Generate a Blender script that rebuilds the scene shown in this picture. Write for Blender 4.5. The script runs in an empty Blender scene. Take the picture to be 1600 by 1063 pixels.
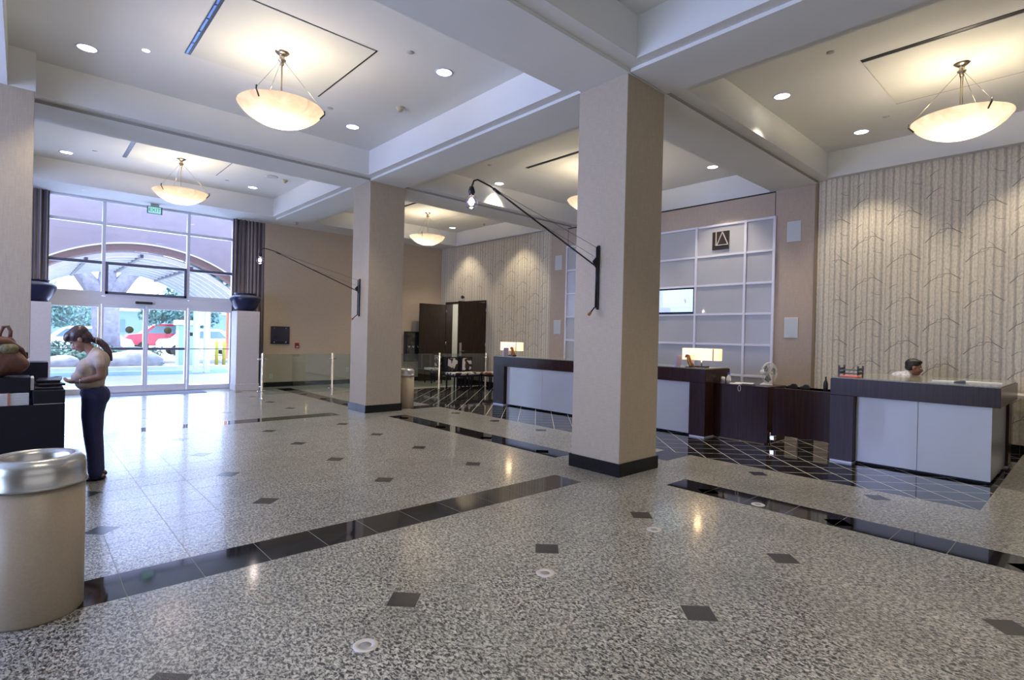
import bpy, bmesh, math, random
from mathutils import Vector, Matrix
random.seed(7)
PI = math.pi
SC = bpy.context.scene
COL = SC.collection

# ------------------------------------------------------------------ camera
def make_camera():
    yaw, pit, rol = math.radians(42.349), math.radians(-0.2715), math.radians(1.326)
    f = Vector((math.sin(yaw)*math.cos(pit), math.cos(yaw)*math.cos(pit), math.sin(pit)))
    r = Vector((math.cos(yaw), -math.sin(yaw), 0)); u = r.cross(f)
    r2 = r*math.cos(rol)+u*math.sin(rol); u2 = -r*math.sin(rol)+u*math.cos(rol)
    cd = bpy.data.cameras.new('camera'); co = bpy.data.objects.new('camera', cd); COL.objects.link(co)
    M = Matrix.Identity(4)
    for i in range(3):
        M[i][0] = r2[i]; M[i][1] = u2[i]; M[i][2] = -f[i]
    M[2][3] = 1.55
    co.matrix_world = M
    cd.sensor_fit = 'HORIZONTAL'; cd.sensor_width = 36; cd.lens = 841.5/1600*36
    cd.clip_start = 0.05; cd.clip_end = 400
    SC.camera = co
make_camera()

# ------------------------------------------------------------------ view, world, light
SC.view_settings.view_transform = 'Standard'
SC.view_settings.look = 'None'
SC.view_settings.gamma = 1
SC.view_settings.use_curve_mapping = False
SC.view_settings.exposure = 0.5
EXT = 1.0
w = bpy.data.worlds.new('daylight'); SC.world = w; w.use_nodes = True
wn = w.node_tree.nodes; wl = w.node_tree.links
bg = wn['Background']
bg.inputs['Color'].default_value = (0.56, 0.72, 1.0, 1)
bg.inputs['Strength'].default_value = 4.2

def sun(direction, strength, color, ang=0.01):
    d = bpy.data.lights.new('sun', 'SUN'); d.energy = strength; d.color = color; d.angle = ang
    o = bpy.data.objects.new('sun', d); COL.objects.link(o)
    o.rotation_euler = Vector(direction).to_track_quat('-Z', 'Y').to_euler(); o.location = (0, 30, 30)
sun((0.35, -0.12, -0.93), 9, (1.0, 0.95, 0.88))

def area(name, loc, direction, sx, sy, power, color):
    d = bpy.data.lights.new(name, 'AREA'); d.shape = 'RECTANGLE'; d.size = sx; d.size_y = sy
    d.energy = power; d.color = color
    o = bpy.data.objects.new(name, d); COL.objects.link(o); o.location = loc
    o.rotation_euler = Vector(direction).to_track_quat('-Z', 'Y').to_euler()
    return o
# daylight entering by the glazed entrance and by the window bays of the left wall
area('entrance_daylight', (2.3, 16.35, 2.3), (0, -1, -0.12), 3.7, 4.2, 150, (0.50, 0.62, 1.0))
area('side_window_daylight', (-5.7, 7.6, 2.3), (1, 0, 0.05), 6.5, 3.4, 400, (0.36, 0.42, 1.0))
area('rear_fill_light', (1.5, -3.6, 2.6), (0.0, 1, 0.0), 9.0, 3.6, 45, (0.95, 0.95, 1.0))  # soft fill from behind the camera, in front of a windowless wall

# ------------------------------------------------------------------ node helpers
def newmat(name):
    m = bpy.data.materials.new(name); m.use_nodes = True
    nt = m.node_tree; b = nt.nodes['Principled BSDF']
    return m, nt, b
def N(nt, typ, **kw):
    n = nt.nodes.new(typ)
    for k, v in kw.items():
        if k in n.inputs: n.inputs[k].default_value = v
        else: setattr(n, k, v)
    return n
def ramp(nt, stops, interp='LINEAR'):
    n = nt.nodes.new('ShaderNodeValToRGB'); cr = n.color_ramp; cr.interpolation = interp
    while len(cr.elements) < len(stops): cr.elements.new(0.5)
    for e, (p, c) in zip(cr.elements, stops):
        e.position = p; e.color = (c[0], c[1], c[2], 1) if not isinstance(c, (int, float)) else (c, c, c, 1)
    return n
def pos(nt): return N(nt, 'ShaderNodeNewGeometry').outputs['Position']
def tex(nt, which='Object'): return N(nt, 'ShaderNodeTexCoord').outputs[which]
def mapping(nt, src, scale=(1, 1, 1), rot=(0, 0, 0), loc=(0, 0, 0)):
    n = N(nt, 'ShaderNodeMapping'); n.inputs['Scale'].default_value = scale; n.inputs['Rotation'].default_value = rot
    n.inputs['Location'].default_value = loc; nt.links.new(src, n.inputs['Vector']); return n.outputs['Vector']
def mixc(nt, fac, a, b, mode='MIX'):
    n = nt.nodes.new('ShaderNodeMix'); n.data_type = 'RGBA'; n.blend_type = mode
    for key, v in ((0, fac), (6, a), (7, b)):
        if hasattr(v, 'links'): nt.links.new(v, n.inputs[key])
        elif key == 0: n.inputs[key].default_value = v
        else: n.inputs[key].default_value = (*v, 1)
    return n.outputs[2]
def bump(nt, b, h, s, d=0.002):
    n = N(nt, 'ShaderNodeBump'); n.inputs['Strength'].default_value = s; n.inputs['Distance'].default_value = d
    nt.links.new(h, n.inputs['Height']); nt.links.new(n.outputs[0], b.inputs['Normal'])
def plain(name, c, rough=0.5, metal=0.0, noise=0.0, nscale=20, bumps=0.0, coat=0.0, spec=None):
    m, nt, b = newmat(name)
    b.inputs['Base Color'].default_value = (*c, 1); b.inputs['Roughness'].default_value = rough
    b.inputs['Metallic'].default_value = metal; b.inputs['Coat Weight'].default_value = coat
    if spec is not None: b.inputs['Specular IOR Level'].default_value = spec
    if noise or bumps:
        t = N(nt, 'ShaderNodeTexNoise', Scale=nscale, Detail=3.0); nt.links.new(pos(nt), t.inputs['Vector'])
        if noise:
            lo = tuple(x*(1-noise) for x in c); hi = tuple(min(1, x*(1+noise)) for x in c)
            r = ramp(nt, [(0.3, lo), (0.7, hi)]); nt.links.new(t.outputs[0], r.inputs[0])
            nt.links.new(r.outputs[0], b.inputs['Base Color'])
        if bumps: bump(nt, b, t.outputs[0], bumps)
    return m
def emit(name, c, s):
    m, nt, b = newmat(name)
    b.inputs['Base Color'].default_value = (0.8, 0.8, 0.8, 1)
    b.inputs['Emission Color'].default_value = (*c, 1); b.inputs['Emission Strength'].default_value = s
    return m
def clear_glass(name, tint=(0.93, 0.98, 0.96), refl=0.12, rough=0.0):
    m = bpy.data.materials.new(name); m.use_nodes = True; nt = m.node_tree; nt.nodes.clear()
    o = N(nt, 'ShaderNodeOutputMaterial'); t = N(nt, 'ShaderNodeBsdfTransparent'); g = N(nt, 'ShaderNodeBsdfGlossy')
    t.inputs[0].default_value = (*tint, 1); g.inputs['Roughness'].default_value = rough
    fr = N(nt, 'ShaderNodeLayerWeight'); fr.inputs['Blend'].default_value = 0.12
    mm = N(nt, 'ShaderNodeMath', operation='MULTIPLY_ADD'); mm.inputs[1].default_value = 0.6; mm.inputs[2].default_value = refl*0.35
    nt.links.new(fr.outputs['Fresnel'], mm.inputs[0])
    mx = N(nt, 'ShaderNodeMixShader'); nt.links.new(mm.outputs[0], mx.inputs[0]); nt.links.new(t.outputs[0], mx.inputs[1]); nt.links.new(g.outputs[0], mx.inputs[2])
    nt.links.new(mx.outputs[0], o.inputs[0]); return m

M = {}
# granite, light speckled
def granite():
    m, nt, b = newmat('speckled_granite'); P = pos(nt)
    mp = mapping(nt, P, (1.0, 0.62, 1), (0, 0, 0.5))
    wv = N(nt, 'ShaderNodeTexNoise', Scale=12.0, Detail=2.0); nt.links.new(P, wv.inputs['Vector'])
    a = N(nt, 'ShaderNodeTexNoise', Scale=70.0, Detail=3.0, Roughness=0.62, Distortion=0.8); nt.links.new(mp, a.inputs['Vector'])
    r = ramp(nt, [(0.38, (0.018, 0.019, 0.018)), (0.45, (0.09, 0.09, 0.08)), (0.52, (0.29, 0.285, 0.245)), (0.64, (0.49, 0.48, 0.415))])
    nt.links.new(a.outputs[0], r.inputs[0])
    v = N(nt, 'ShaderNodeTexVoronoi', Scale=70.0); nt.links.new(mp, v.inputs['Vector'])
    r2 = ramp(nt, [(0.0, 0.8), (1.0, 1.12)]); nt.links.new(v.outputs['Color'], r2.inputs[0])
    c = mixc(nt, 1.0, r.outputs[0], r2.outputs[0], 'MULTIPLY')
    oi = N(nt, 'ShaderNodeObjectInfo'); r3 = ramp(nt, [(0.0, 0.9), (1.0, 1.06)]); nt.links.new(oi.outputs['Random'], r3.inputs[0])
    c = mixc(nt, 1.0, c, r3.outputs[0], 'MULTIPLY')
    r4 = ramp(nt, [(0.3, 0.88), (0.7, 1.08)]); wv.inputs['Scale'].default_value = 1.3; nt.links.new(wv.outputs[0], r4.inputs[0])
    c = mixc(nt, 1.0, c, r4.outputs[0], 'MULTIPLY')
    nt.links.new(c, b.inputs['Base Color']); b.inputs['Roughness'].default_value = 0.30
    b.inputs['Coat Weight'].default_value = 0.4; b.inputs['Coat Roughness'].default_value = 0.11
    n3 = N(nt, 'ShaderNodeTexNoise', Scale=7.0, Detail=1.0); nt.links.new(P, n3.inputs['Vector'])
    bump(nt, b, n3.outputs[0], 0.06, 0.004)
    return m
M['granite'] = granite()
def black_granite():
    m, nt, b = newmat('polished_black_granite'); P = pos(nt)
    a = N(nt, 'ShaderNodeTexNoise', Scale=160.0, Detail=2.0); nt.links.new(P, a.inputs['Vector'])
    r = ramp(nt, [(0.45, (0.006, 0.006, 0.007)), (0.75, (0.035, 0.034, 0.034))]); nt.links.new(a.outputs[0], r.inputs[0])
    nt.links.new(r.outputs[0], b.inputs['Base Color']); b.inputs['Roughness'].default_value = 0.05
    b.inputs['Specular IOR Level'].default_value = 0.6
    return m
M['black_granite'] = black_granite()
M['base_granite'] = plain('dark_base_granite', (0.012, 0.012, 0.012), 0.18, noise=0.6, nscale=160, spec=0.25)
M['inset'] = plain('charcoal_granite', (0.035, 0.033, 0.032), 0.22, noise=0.6, nscale=200)
M['grout'] = plain('grout', (0.22, 0.22, 0.20), 0.6)
M['white_grout'] = plain('pale_grout', (0.55, 0.53, 0.47), 0.6)
M['ceiling'] = plain('ceiling_paint', (0.66, 0.66, 0.63), 0.85, noise=0.03, nscale=0.8, bumps=0.04)
def fabric_wall(name, c):
    m, nt, b = newmat(name); P = pos(nt)
    mp = mapping(nt, P, (12, 12, 160)); a = N(nt, 'ShaderNodeTexNoise', Scale=1.0, Detail=3.0); nt.links.new(mp, a.inputs['Vector'])
    mp2 = mapping(nt, P, (150, 150, 8)); a2 = N(nt, 'ShaderNodeTexNoise', Scale=1.0, Detail=2.0); nt.links.new(mp2, a2.inputs['Vector'])
    s = N(nt, 'ShaderNodeMath', operation='ADD'); nt.links.new(a.outputs[0], s.inputs[0]); nt.links.new(a2.outputs[0], s.inputs[1])
    h = N(nt, 'ShaderNodeMath', operation='MULTIPLY'); h.inputs[1].default_value = 0.5; nt.links.new(s.outputs[0], h.inputs[0])
    r = ramp(nt, [(0.35, tuple(x*0.9 for x in c)), (0.65, tuple(x*1.08 for x in c))]); nt.links.new(h.outputs[0], r.inputs[0])
    nt.links.new(r.outputs[0], b.inputs['Base Color']); b.inputs['Roughness'].default_value = 0.75
    bump(nt, b, h.outputs[0], 0.12)
    return m
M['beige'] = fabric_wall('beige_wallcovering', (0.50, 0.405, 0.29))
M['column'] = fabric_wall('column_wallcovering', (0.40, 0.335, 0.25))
M['pink'] = fabric_wall('warm_wallcovering', (0.42, 0.34, 0.27))
M['plinth'] = plain('plinth_paint', (0.55, 0.51, 0.49), 0.6, noise=0.04)
def birch():
    m, nt, b = newmat('birch_trunk_wallpaper'); P = pos(nt)
    # wobble of the trunk outlines
    wob = N(nt, 'ShaderNodeTexNoise', Scale=1.0, Detail=3.0); nt.links.new(mapping(nt, P, (1, 6, 5)), wob.inputs['Vector'])
    sep = N(nt, 'ShaderNodeSeparateXYZ'); nt.links.new(P, sep.inputs[0])
    wm = N(nt, 'ShaderNodeMath', operation='MULTIPLY_ADD'); wm.inputs[1].default_value = 0.022
    nt.links.new(wob.outputs[0], wm.inputs[0]); nt.links.new(sep.outputs['Y'], wm.inputs[2])
    d = N(nt, 'ShaderNodeMath', operation='DIVIDE'); d.inputs[1].default_value = 0.52; nt.links.new(wm.outputs[0], d.inputs[0])
    fr = N(nt, 'ShaderNodeMath', operation='FRACT'); nt.links.new(d.outputs[0], fr.inputs[0])
    L = (0.66, 0.60, 0.47); L2 = (0.59, 0.535, 0.42); D = (0.39, 0.34, 0.265); D2 = (0.48, 0.425, 0.335)
    stops = [(0.0, D), (0.05, D2), (0.085, L), (0.17, L2), (0.2, D2), (0.23, D), (0.25, L2), (0.33, L), (0.385, L2), (0.40, D), (0.43, D2), (0.45, L),
             (0.55, L2), (0.575, D2), (0.60, L), (0.70, L), (0.73, D), (0.77, D2), (0.79, L), (0.87, L2), (0.90, D2), (0.93, L), (0.97, L2), (1.0, D)]
    r = ramp(nt, stops); nt.links.new(fr.outputs[0], r.inputs[0])
    bark = N(nt, 'ShaderNodeTexNoise', Scale=1.0, Detail=4.0); nt.links.new(mapping(nt, P, (1, 45, 22)), bark.inputs['Vector'])
    r2 = ramp(nt, [(0.35, 0.84), (0.6, 1.05)]); nt.links.new(bark.outputs[0], r2.inputs[0])
    c = mixc(nt, 1.0, r.outputs[0], r2.outputs[0], 'MULTIPLY')
    nt.links.new(c, b.inputs['Base Color']); b.inputs['Roughness'].default_value = 0.7
    return m
M['birch'] = birch()
M['branch_ink'] = plain('branch_print', (0.23, 0.20, 0.165), 0.75)
def wood(name, c1, c2, rough=0.32, horiz=False, coat=0.06, sc=60):
    m, nt, b = newmat(name); P = pos(nt)
    s = (sc, 2, sc) if horiz else (sc, sc, 2.2)
    a = N(nt, 'ShaderNodeTexNoise', Scale=1.0, Detail=4.0, Distortion=0.4); nt.links.new(mapping(nt, P, s), a.inputs['Vector'])
    r = ramp(nt, [(0.3, c1), (0.7, c2)]); nt.links.new(a.outputs[0], r.inputs[0]); nt.links.new(r.outputs[0], b.inputs['Base Color'])
    b.inputs['Roughness'].default_value = rough; b.inputs['Coat Weight'].default_value = coat; b.inputs['Coat Roughness'].default_value = 0.2; b.inputs['Specular IOR Level'].default_value = 0.18
    return m
M['walnut'] = wood('dark_walnut', (0.018, 0.007, 0.007), (0.040, 0.016, 0.013), 0.22, coat=0.0, sc=85)
M['door_wood'] = wood('espresso_door_wood', (0.020, 0.012, 0.008), (0.042, 0.026, 0.017), 0.4, sc=40)
M['espresso'] = plain('black_lacquer', (0.007, 0.006, 0.014), 0.45, spec=0.25)
M['white_panel'] = plain('white_laminate', (0.47, 0.46, 0.45), 0.22, noise=0.02, nscale=3, coat=0.3)
M['counter_stone'] = plain('grey_green_stone', (0.20, 0.21, 0.17), 0.12, noise=0.25, nscale=60)
M['chrome'] = plain('chrome', (0.75, 0.76, 0.78), 0.12, 1.0)
M['steel'] = plain('brushed_steel', (0.50, 0.50, 0.48), 0.30, 1.0, noise=0.08, nscale=8)
M['nickel'] = plain('brushed_nickel', (0.42, 0.36, 0.27), 0.3, 1.0)
M['black_metal'] = plain('black_metal', (0.010, 0.010, 0.012), 0.35, 0.3)
M['dark_bronze'] = plain('dark_bronze', (0.03, 0.025, 0.02), 0.4, 0.4)
M['alum'] = plain('white_aluminium', (0.66, 0.67, 0.74), 0.35, 0.1)
M['dark_alum'] = plain('dark_aluminium', (0.12, 0.12, 0.17), 0.4, 0.2)
M['can_body'] = plain('tan_enamel', (0.33, 0.27, 0.20), 0.42, noise=0.06, nscale=90)
M['vase'] = plain('midnight_glaze', (0.006, 0.009, 0.05), 0.3, coat=0.2)
M['vase_rim'] = plain('vase_shoulder_glaze', (0.10, 0.10, 0.13), 0.25)
def curtain_mat():
    m, nt, b = newmat('striped_drape'); P = pos(nt)
    a = N(nt, 'ShaderNodeTexNoise', Scale=1.0, Detail=2.0); nt.links.new(mapping(nt, P, (26, 26, 0.1)), a.inputs['Vector'])
    r = ramp(nt, [(0.4, (0.10, 0.08, 0.085)), (0.5, (0.19, 0.155, 0.15)), (0.6, (0.38, 0.32, 0.29))]); nt.links.new(a.outputs[0], r.inputs[0])
    nt.links.new(r.outputs[0], b.inputs['Base Color']); b.inputs['Roughness'].default_value = 0.8; return m
M['curtain'] = curtain_mat()
M['joint'] = plain('shadow_joint', (0.34,0.32,0.29), 0.7)
M['glass'] = clear_glass('clear_glass')
M['rail_glass'] = clear_glass('railing_glass', (0.86, 0.93, 0.89), 0.35)
M['window_glass'] = clear_glass('window_glass', (0.93, 0.96, 1.0), 0.12)
M['frost'] = plain('frosted_panel', (0.42, 0.42, 0.42), 0.25, noise=0.04, nscale=1.2, coat=0.3)
M['grid_frame'] = plain('white_grid_frame', (0.66, 0.65, 0.70), 0.35)
M['screen_dark'] = plain('screen_bezel', (0.01, 0.01, 0.03), 0.2)
M['speaker'] = plain('speaker_grille', (0.50, 0.54, 0.56), 0.6, noise=0.05, nscale=300)
M['white_plastic'] = plain('white_plastic', (0.62, 0.60, 0.56), 0.4)
M['cream_plastic'] = plain('cream_plastic', (0.45, 0.40, 0.28), 0.5)
M['red_plastic'] = plain('red_plastic', (0.35, 0.02, 0.03), 0.35)
M['black_plastic'] = plain('black_plastic', (0.012, 0.012, 0.014), 0.35)
M['navy_glass'] = plain('navy_glass_plate', (0.010, 0.010, 0.035), 0.08, coat=0.5)
M['green_sign'] = emit('green_sign_light', (0.02, 0.55, 0.30), 0.55)
M['paper'] = plain('white_paper', (0.65, 0.65, 0.66), 0.7, noise=0.08, nscale=150)
M['pink_paper'] = plain('pink_card', (0.60, 0.14, 0.11), 0.6)
M['brown_leather'] = plain('brown_leather', (0.16, 0.07, 0.045), 0.42, noise=0.35, nscale=14, bumps=0.4)
M['olive_cloth'] = plain('olive_cloth', (0.16, 0.14, 0.07), 0.7, noise=0.4, nscale=40)
M['bronze_gold'] = plain('golden_bronze', (0.30, 0.12, 0.04), 0.3, 0.7)
M['bulb_glow'] = emit('filament_glow', (1.0, 0.83, 0.86), 9.0)
M['downlight_glow'] = emit('downlight_lens', (1.0, 0.97, 0.96), 4.5)
M['downlight_trim'] = plain('downlight_trim', (0.55, 0.55, 0.72), 0.3)
M['blue_cloth'] = plain('indigo_denim', (0.012, 0.017, 0.075), 0.75, noise=0.3, nscale=120)
M['blouse'] = plain('cream_blouse', (0.40, 0.32, 0.27), 0.8, noise=0.06, nscale=30, bumps=0.2)
M['skin_w'] = plain('skin_tan', (0.27, 0.14, 0.10), 0.5)
M['skin_m'] = plain('skin_brown', (0.30, 0.14, 0.08), 0.5)
M['hair_w'] = plain('dark_brown_hair', (0.045, 0.026, 0.028), 0.35, noise=0.7, nscale=60)
M['hair_m'] = plain('black_hair', (0.012, 0.010, 0.009), 0.45, noise=0.5, nscale=60)
M['shoe'] = plain('black_shoe', (0.008, 0.008, 0.012), 0.4)
def shirt():
    m, nt, b = newmat('patterned_shirt')
    v = N(nt, 'ShaderNodeTexVoronoi', Scale=60.0); nt.links.new(pos(nt), v.inputs['Vector'])
    r = ramp(nt, [(0.25, (0.13, 0.11, 0.20)), (0.42, (0.55, 0.53, 0.60)), (1, (0.65, 0.64, 0.68))]); nt.links.new(v.outputs['Distance'], r.inputs[0])
    nt.links.new(r.outputs[0], b.inputs['Base Color']); b.inputs['Roughness'].default_value = 0.8; return m
M['shirt'] = shirt()
def cow(name, brown):
    m, nt, b = newmat(name)
    v = N(nt, 'ShaderNodeTexNoise', Scale=6.0, Detail=1.0, Distortion=0.6); nt.links.new(pos(nt), v.inputs['Vector'])
    r = ramp(nt, [(0.0, brown), (0.47, brown), (0.50, (0.62, 0.58, 0.54)), (1, (0.66, 0.62, 0.58))]); nt.links.new(v.outputs[0], r.inputs[0])
    nt.links.new(r.outputs[0], b.inputs['Base Color']); b.inputs['Roughness'].default_value = 0.7; return m
M['cow_dark'] = cow('black_cowhide', (0.02, 0.015, 0.015)); M['cow_brown'] = cow('brown_cowhide', (0.22, 0.06, 0.02))
def lamp_bowl():
    m = bpy.data.materials.new('alabaster_glass'); m.use_nodes = True; nt = m.node_tree; nt.nodes.clear()
    o = N(nt, 'ShaderNodeOutputMaterial'); t = N(nt, 'ShaderNodeBsdfTranslucent'); d = N(nt, 'ShaderNodeBsdfDiffuse'); g = N(nt, 'ShaderNodeBsdfGlossy')
    n = N(nt, 'ShaderNodeTexNoise', Scale=5.0, Detail=3.0, Distortion=1.0); nt.links.new(tex(nt), n.inputs['Vector'])
    r = ramp(nt, [(0.3, (0.27, 0.215, 0.18)), (0.7, (0.35, 0.30, 0.26))]); nt.links.new(n.outputs[0], r.inputs[0])
    nt.links.new(r.outputs[0], t.inputs[0]); nt.links.new(r.outputs[0], d.inputs[0]); g.inputs['Roughness'].default_value = 0.12
    m1 = N(nt, 'ShaderNodeMixShader'); m1.inputs[0].default_value = 0.35; nt.links.new(t.outputs[0], m1.inputs[1]); nt.links.new(d.outputs[0], m1.inputs[2])
    m2 = N(nt, 'ShaderNodeMixShader'); m2.inputs[0].default_value = 0.07; nt.links.new(m1.outputs[0], m2.inputs[1]); nt.links.new(g.outputs[0], m2.inputs[2])
    nt.links.new(m2.outputs[0], o.inputs[0]); return m
M['bowl'] = lamp_bowl()
M['shade'] = emit('lit_lamp_shade', (1.0, 0.62, 0.26), 0.85)
# exterior
M['stucco'] = plain('lavender_stucco', (0.34, 0.27, 0.31), 0.9, noise=0.05, nscale=3)
M['stucco_edge'] = plain('rose_stucco', (0.20, 0.12, 0.115), 0.9)
M['white_steel'] = plain('white_painted_steel', (0.85, 0.86, 0.92), 0.5)
M['canopy_sheet'] = plain('grey_canopy_sheet', (0.20, 0.21, 0.27), 0.6)
M['pavement'] = plain('pale_concrete', (0.60, 0.60, 0.60), 0.85, noise=0.06, nscale=2)
M['asphalt'] = plain('blue_grey_asphalt', (0.20, 0.33, 0.42), 0.8, noise=0.1, nscale=1.5)
M['hedge'] = plain('hedge_leaves', (0.055, 0.12, 0.10), 0.7, noise=0.7, nscale=9)
M['leaves'] = plain('tree_leaves', (0.10, 0.22, 0.21), 0.6, noise=0.6, nscale=4)
M['bark'] = plain('pale_bark', (0.30, 0.27, 0.33), 0.85, noise=0.25, nscale=5)
M['house'] = plain('blue_grey_siding', (0.16, 0.25, 0.36), 0.8, noise=0.05)
M['house_roof'] = plain('white_roof_fascia', (0.8, 0.8, 0.8), 0.8)
M['car_red'] = plain('red_car_paint', (0.45, 0.02, 0.06), 0.25, coat=0.6)
M['car_white'] = plain('white_car_paint', (0.8, 0.8, 0.8), 0.25, coat=0.6)
M['tyre'] = plain('tyre_rubber', (0.02, 0.02, 0.02), 0.8)
M['car_glass'] = plain('car_window', (0.12, 0.2, 0.25), 0.1)
M['yellow'] = plain('yellow_paint', (0.50, 0.45, 0.06), 0.6)
M['orange_pole'] = plain('terracotta_pole', (0.50, 0.20, 0.12), 0.7)
M['rock'] = plain('pale_boulder', (0.34, 0.34, 0.40), 0.85, noise=0.25, nscale=3, bumps=0.5)
M['olive_dot'] = plain('olive_decal', (0.20, 0.19, 0.10), 0.6)

# ------------------------------------------------------------------ mesh helpers
class MB:
    def __init__(s): s.v = []; s.f = []; s.smooth = []
    def add(s, vs, fs, smooth=False):
        o = len(s.v); s.v += [tuple(p) for p in vs]; s.f += [tuple(i+o for i in q) for q in fs]; s.smooth += [smooth]*len(fs); return s
    def box(s, x0, x1, y0, y1, z0, z1):
        return s.add([(x0,y0,z0),(x1,y0,z0),(x1,y1,z0),(x0,y1,z0),(x0,y0,z1),(x1,y0,z1),(x1,y1,z1),(x0,y1,z1)],
                     [(0,3,2,1),(4,5,6,7),(0,1,5,4),(1,2,6,5),(2,3,7,6),(3,0,4,7)])
    def prism(s, poly, z0, z1):
        n = len(poly)
        return s.add([(x,y,z0) for x,y in poly]+[(x,y,z1) for x,y in poly],
                     [tuple(range(n))[::-1], tuple(range(n,2*n))]+[(i,(i+1)%n,n+(i+1)%n,n+i) for i in range(n)])
    def extr(s, poly, axis, a0, a1):   # poly in the other two axes
        n = len(poly)
        def P(p, a):
            return {'x': (a,p[0],p[1]), 'y': (p[0],a,p[1]), 'z': (p[0],p[1],a)}[axis]
        return s.add([P(p,a0) for p in poly]+[P(p,a1) for p in poly],
                     [tuple(range(n))[::-1], tuple(range(n,2*n))]+[(i,(i+1)%n,n+(i+1)%n,n+i) for i in range(n)])
    def lathe(s, prof, n=32, c=(0,0,0), cap=True, axis='z', sy=1.0):
        vs = []; fs = []
        for r, z in prof:
            for i in range(n):
                a = 2*PI*i/n; x, y = r*math.cos(a), r*math.sin(a)*sy
                if axis == 'z': p = (c[0]+x, c[1]+y, c[2]+z)
                elif axis == 'x': p = (c[0]+z, c[1]+x, c[2]+y)
                else: p = (c[0]+x, c[1]+z, c[2]+y)
                vs.append(p)
        m = len(prof)
        for j in range(m-1):
            for i in range(n):
                fs.append((j*n+i, j*n+(i+1)%n, (j+1)*n+(i+1)%n, (j+1)*n+i))
        s.add(vs, fs, True)
        if cap:
            o = len(s.v)-len(vs)
            if prof[0][0] > 1e-6: s.f.append(tuple(o+i for i in range(n))[::-1]); s.smooth.append(False)
            if prof[-1][0] > 1e-6: s.f.append(tuple(o+(m-1)*n+i for i in range(n))); s.smooth.append(False)
        return s
    def cyl(s, p0, p1, r0, r1=None, n=12):
        r1 = r0 if r1 is None else r1
        p0, p1 = Vector(p0), Vector(p1); d = (p1-p0).normalized()
        a = d.orthogonal().normalized(); b = d.cross(a)
        vs = [p0+(a*math.cos(t)+b*math.sin(t))*r0 for t in [2*PI*i/n for i in range(n)]]+[p1+(a*math.cos(t)+b*math.sin(t))*r1 for t in [2*PI*i/n for i in range(n)]]
        s.add(vs, [(i,(i+1)%n,n+(i+1)%n,n+i) for i in range(n)], True)
        o = len(s.v)-2*n
        s.f += [tuple(o+i for i in range(n))[::-1], tuple(o+n+i for i in range(n))]; s.smooth += [False, False]; return s
    def tube(s, pts, r, n=10):
        rs = r if isinstance(r, (list, tuple)) else [r]*len(pts)
        pts = [Vector(p) for p in pts]; rings = []; prev = None
        for i, p in enumerate(pts):
            d = (pts[min(i+1,len(pts)-1)]-pts[max(i-1,0)]).normalized()
            a = d.orthogonal().normalized() if prev is None else (prev-d*prev.dot(d)).normalized()
            prev = a; b = d.cross(a)
            rings.append([p+(a*math.cos(2*PI*k/n)+b*math.sin(2*PI*k/n))*rs[i] for k in range(n)])
        vs = [q for rg in rings for q in rg]; m = len(pts)
        fs = [(j*n+i, j*n+(i+1)%n, (j+1)*n+(i+1)%n, (j+1)*n+i) for j in range(m-1) for i in range(n)]
        s.add(vs, fs, True); o = len(s.v)-len(vs)
        s.f += [tuple(o+i for i in range(n))[::-1], tuple(o+(m-1)*n+i for i in range(n))]; s.smooth += [False, False]; return s
    def ell(s, c, r, rot=None, nu=20, nv=12):
        vs = []; fs = []
        for j in range(nv+1):
            t = PI*j/nv
            for i in range(nu):
                a = 2*PI*i/nu
                p = Vector((r[0]*math.sin(t)*math.cos(a), r[1]*math.sin(t)*math.sin(a), -r[2]*math.cos(t)))
                if rot is not None: p = rot @ p
                vs.append(p+Vector(c))
        for j in range(nv):
            for i in range(nu): fs.append((j*nu+i, j*nu+(i+1)%nu, (j+1)*nu+(i+1)%nu, (j+1)*nu+i))
        return s.add(vs, fs, True)
    def limb(s, pts, rs, n=14):
        pts = [Vector(p) for p in pts]
        s.tube(pts, rs, n)
        for p, r in zip(pts, rs): s.ell(p, (r, r, r), None, 12, 8)
        return s
    def xf(s, Mx):
        s.v = [tuple(Mx @ Vector(p)) for p in s.v]; return s
    def mesh(s, name, mat):
        me = bpy.data.meshes.new(name); me.from_pydata(s.v, [], s.f)
        me.polygons.foreach_set('use_smooth', s.smooth)
        for m_ in (mat if isinstance(mat, (list, tuple)) else [mat]): me.materials.append(m_)
        bm = bmesh.new(); bm.from_mesh(me); bmesh.ops.remove_doubles(bm, verts=bm.verts, dist=1e-6)
        bmesh.ops.recalc_face_normals(bm, faces=bm.faces); bm.to_mesh(me); bm.free()
        return me
def link(name, me, parent=None, loc=(0,0,0), rz=0.0):
    o = bpy.data.objects.new(name, me); COL.objects.link(o); o.location = loc; o.rotation_euler = (0,0,rz)
    if parent is not None: o.parent = parent
    return o
def part(name, mb, mat, parent=None, bevel=0, label=None, stuff=False, flip=None):
    o = link(name, mb.mesh(name, mat), parent)
    if bevel:
        b = o.modifiers.new('b', 'BEVEL'); b.width = bevel; b.segments = 2; b.limit_method = 'ANGLE'; b.angle_limit = 0.7
    if label: o['label'] = label
    if stuff: o['kind'] = 'stuff'
    return o
def tag(o, label, cat, group=None, kind=None):
    o['label'] = label; o['category'] = cat
    if group: o['group'] = group
    if kind: o['kind'] = kind
    return o
def thing(name, label, cat, loc=(0,0,0), rz=0.0, group=None, kind=None):
    o = bpy.data.objects.new(name, None); COL.objects.link(o); o.location = loc; o.rotation_euler = (0,0,rz)
    o.empty_display_size = 0.1
    return tag(o, label, cat, group, kind)
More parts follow.
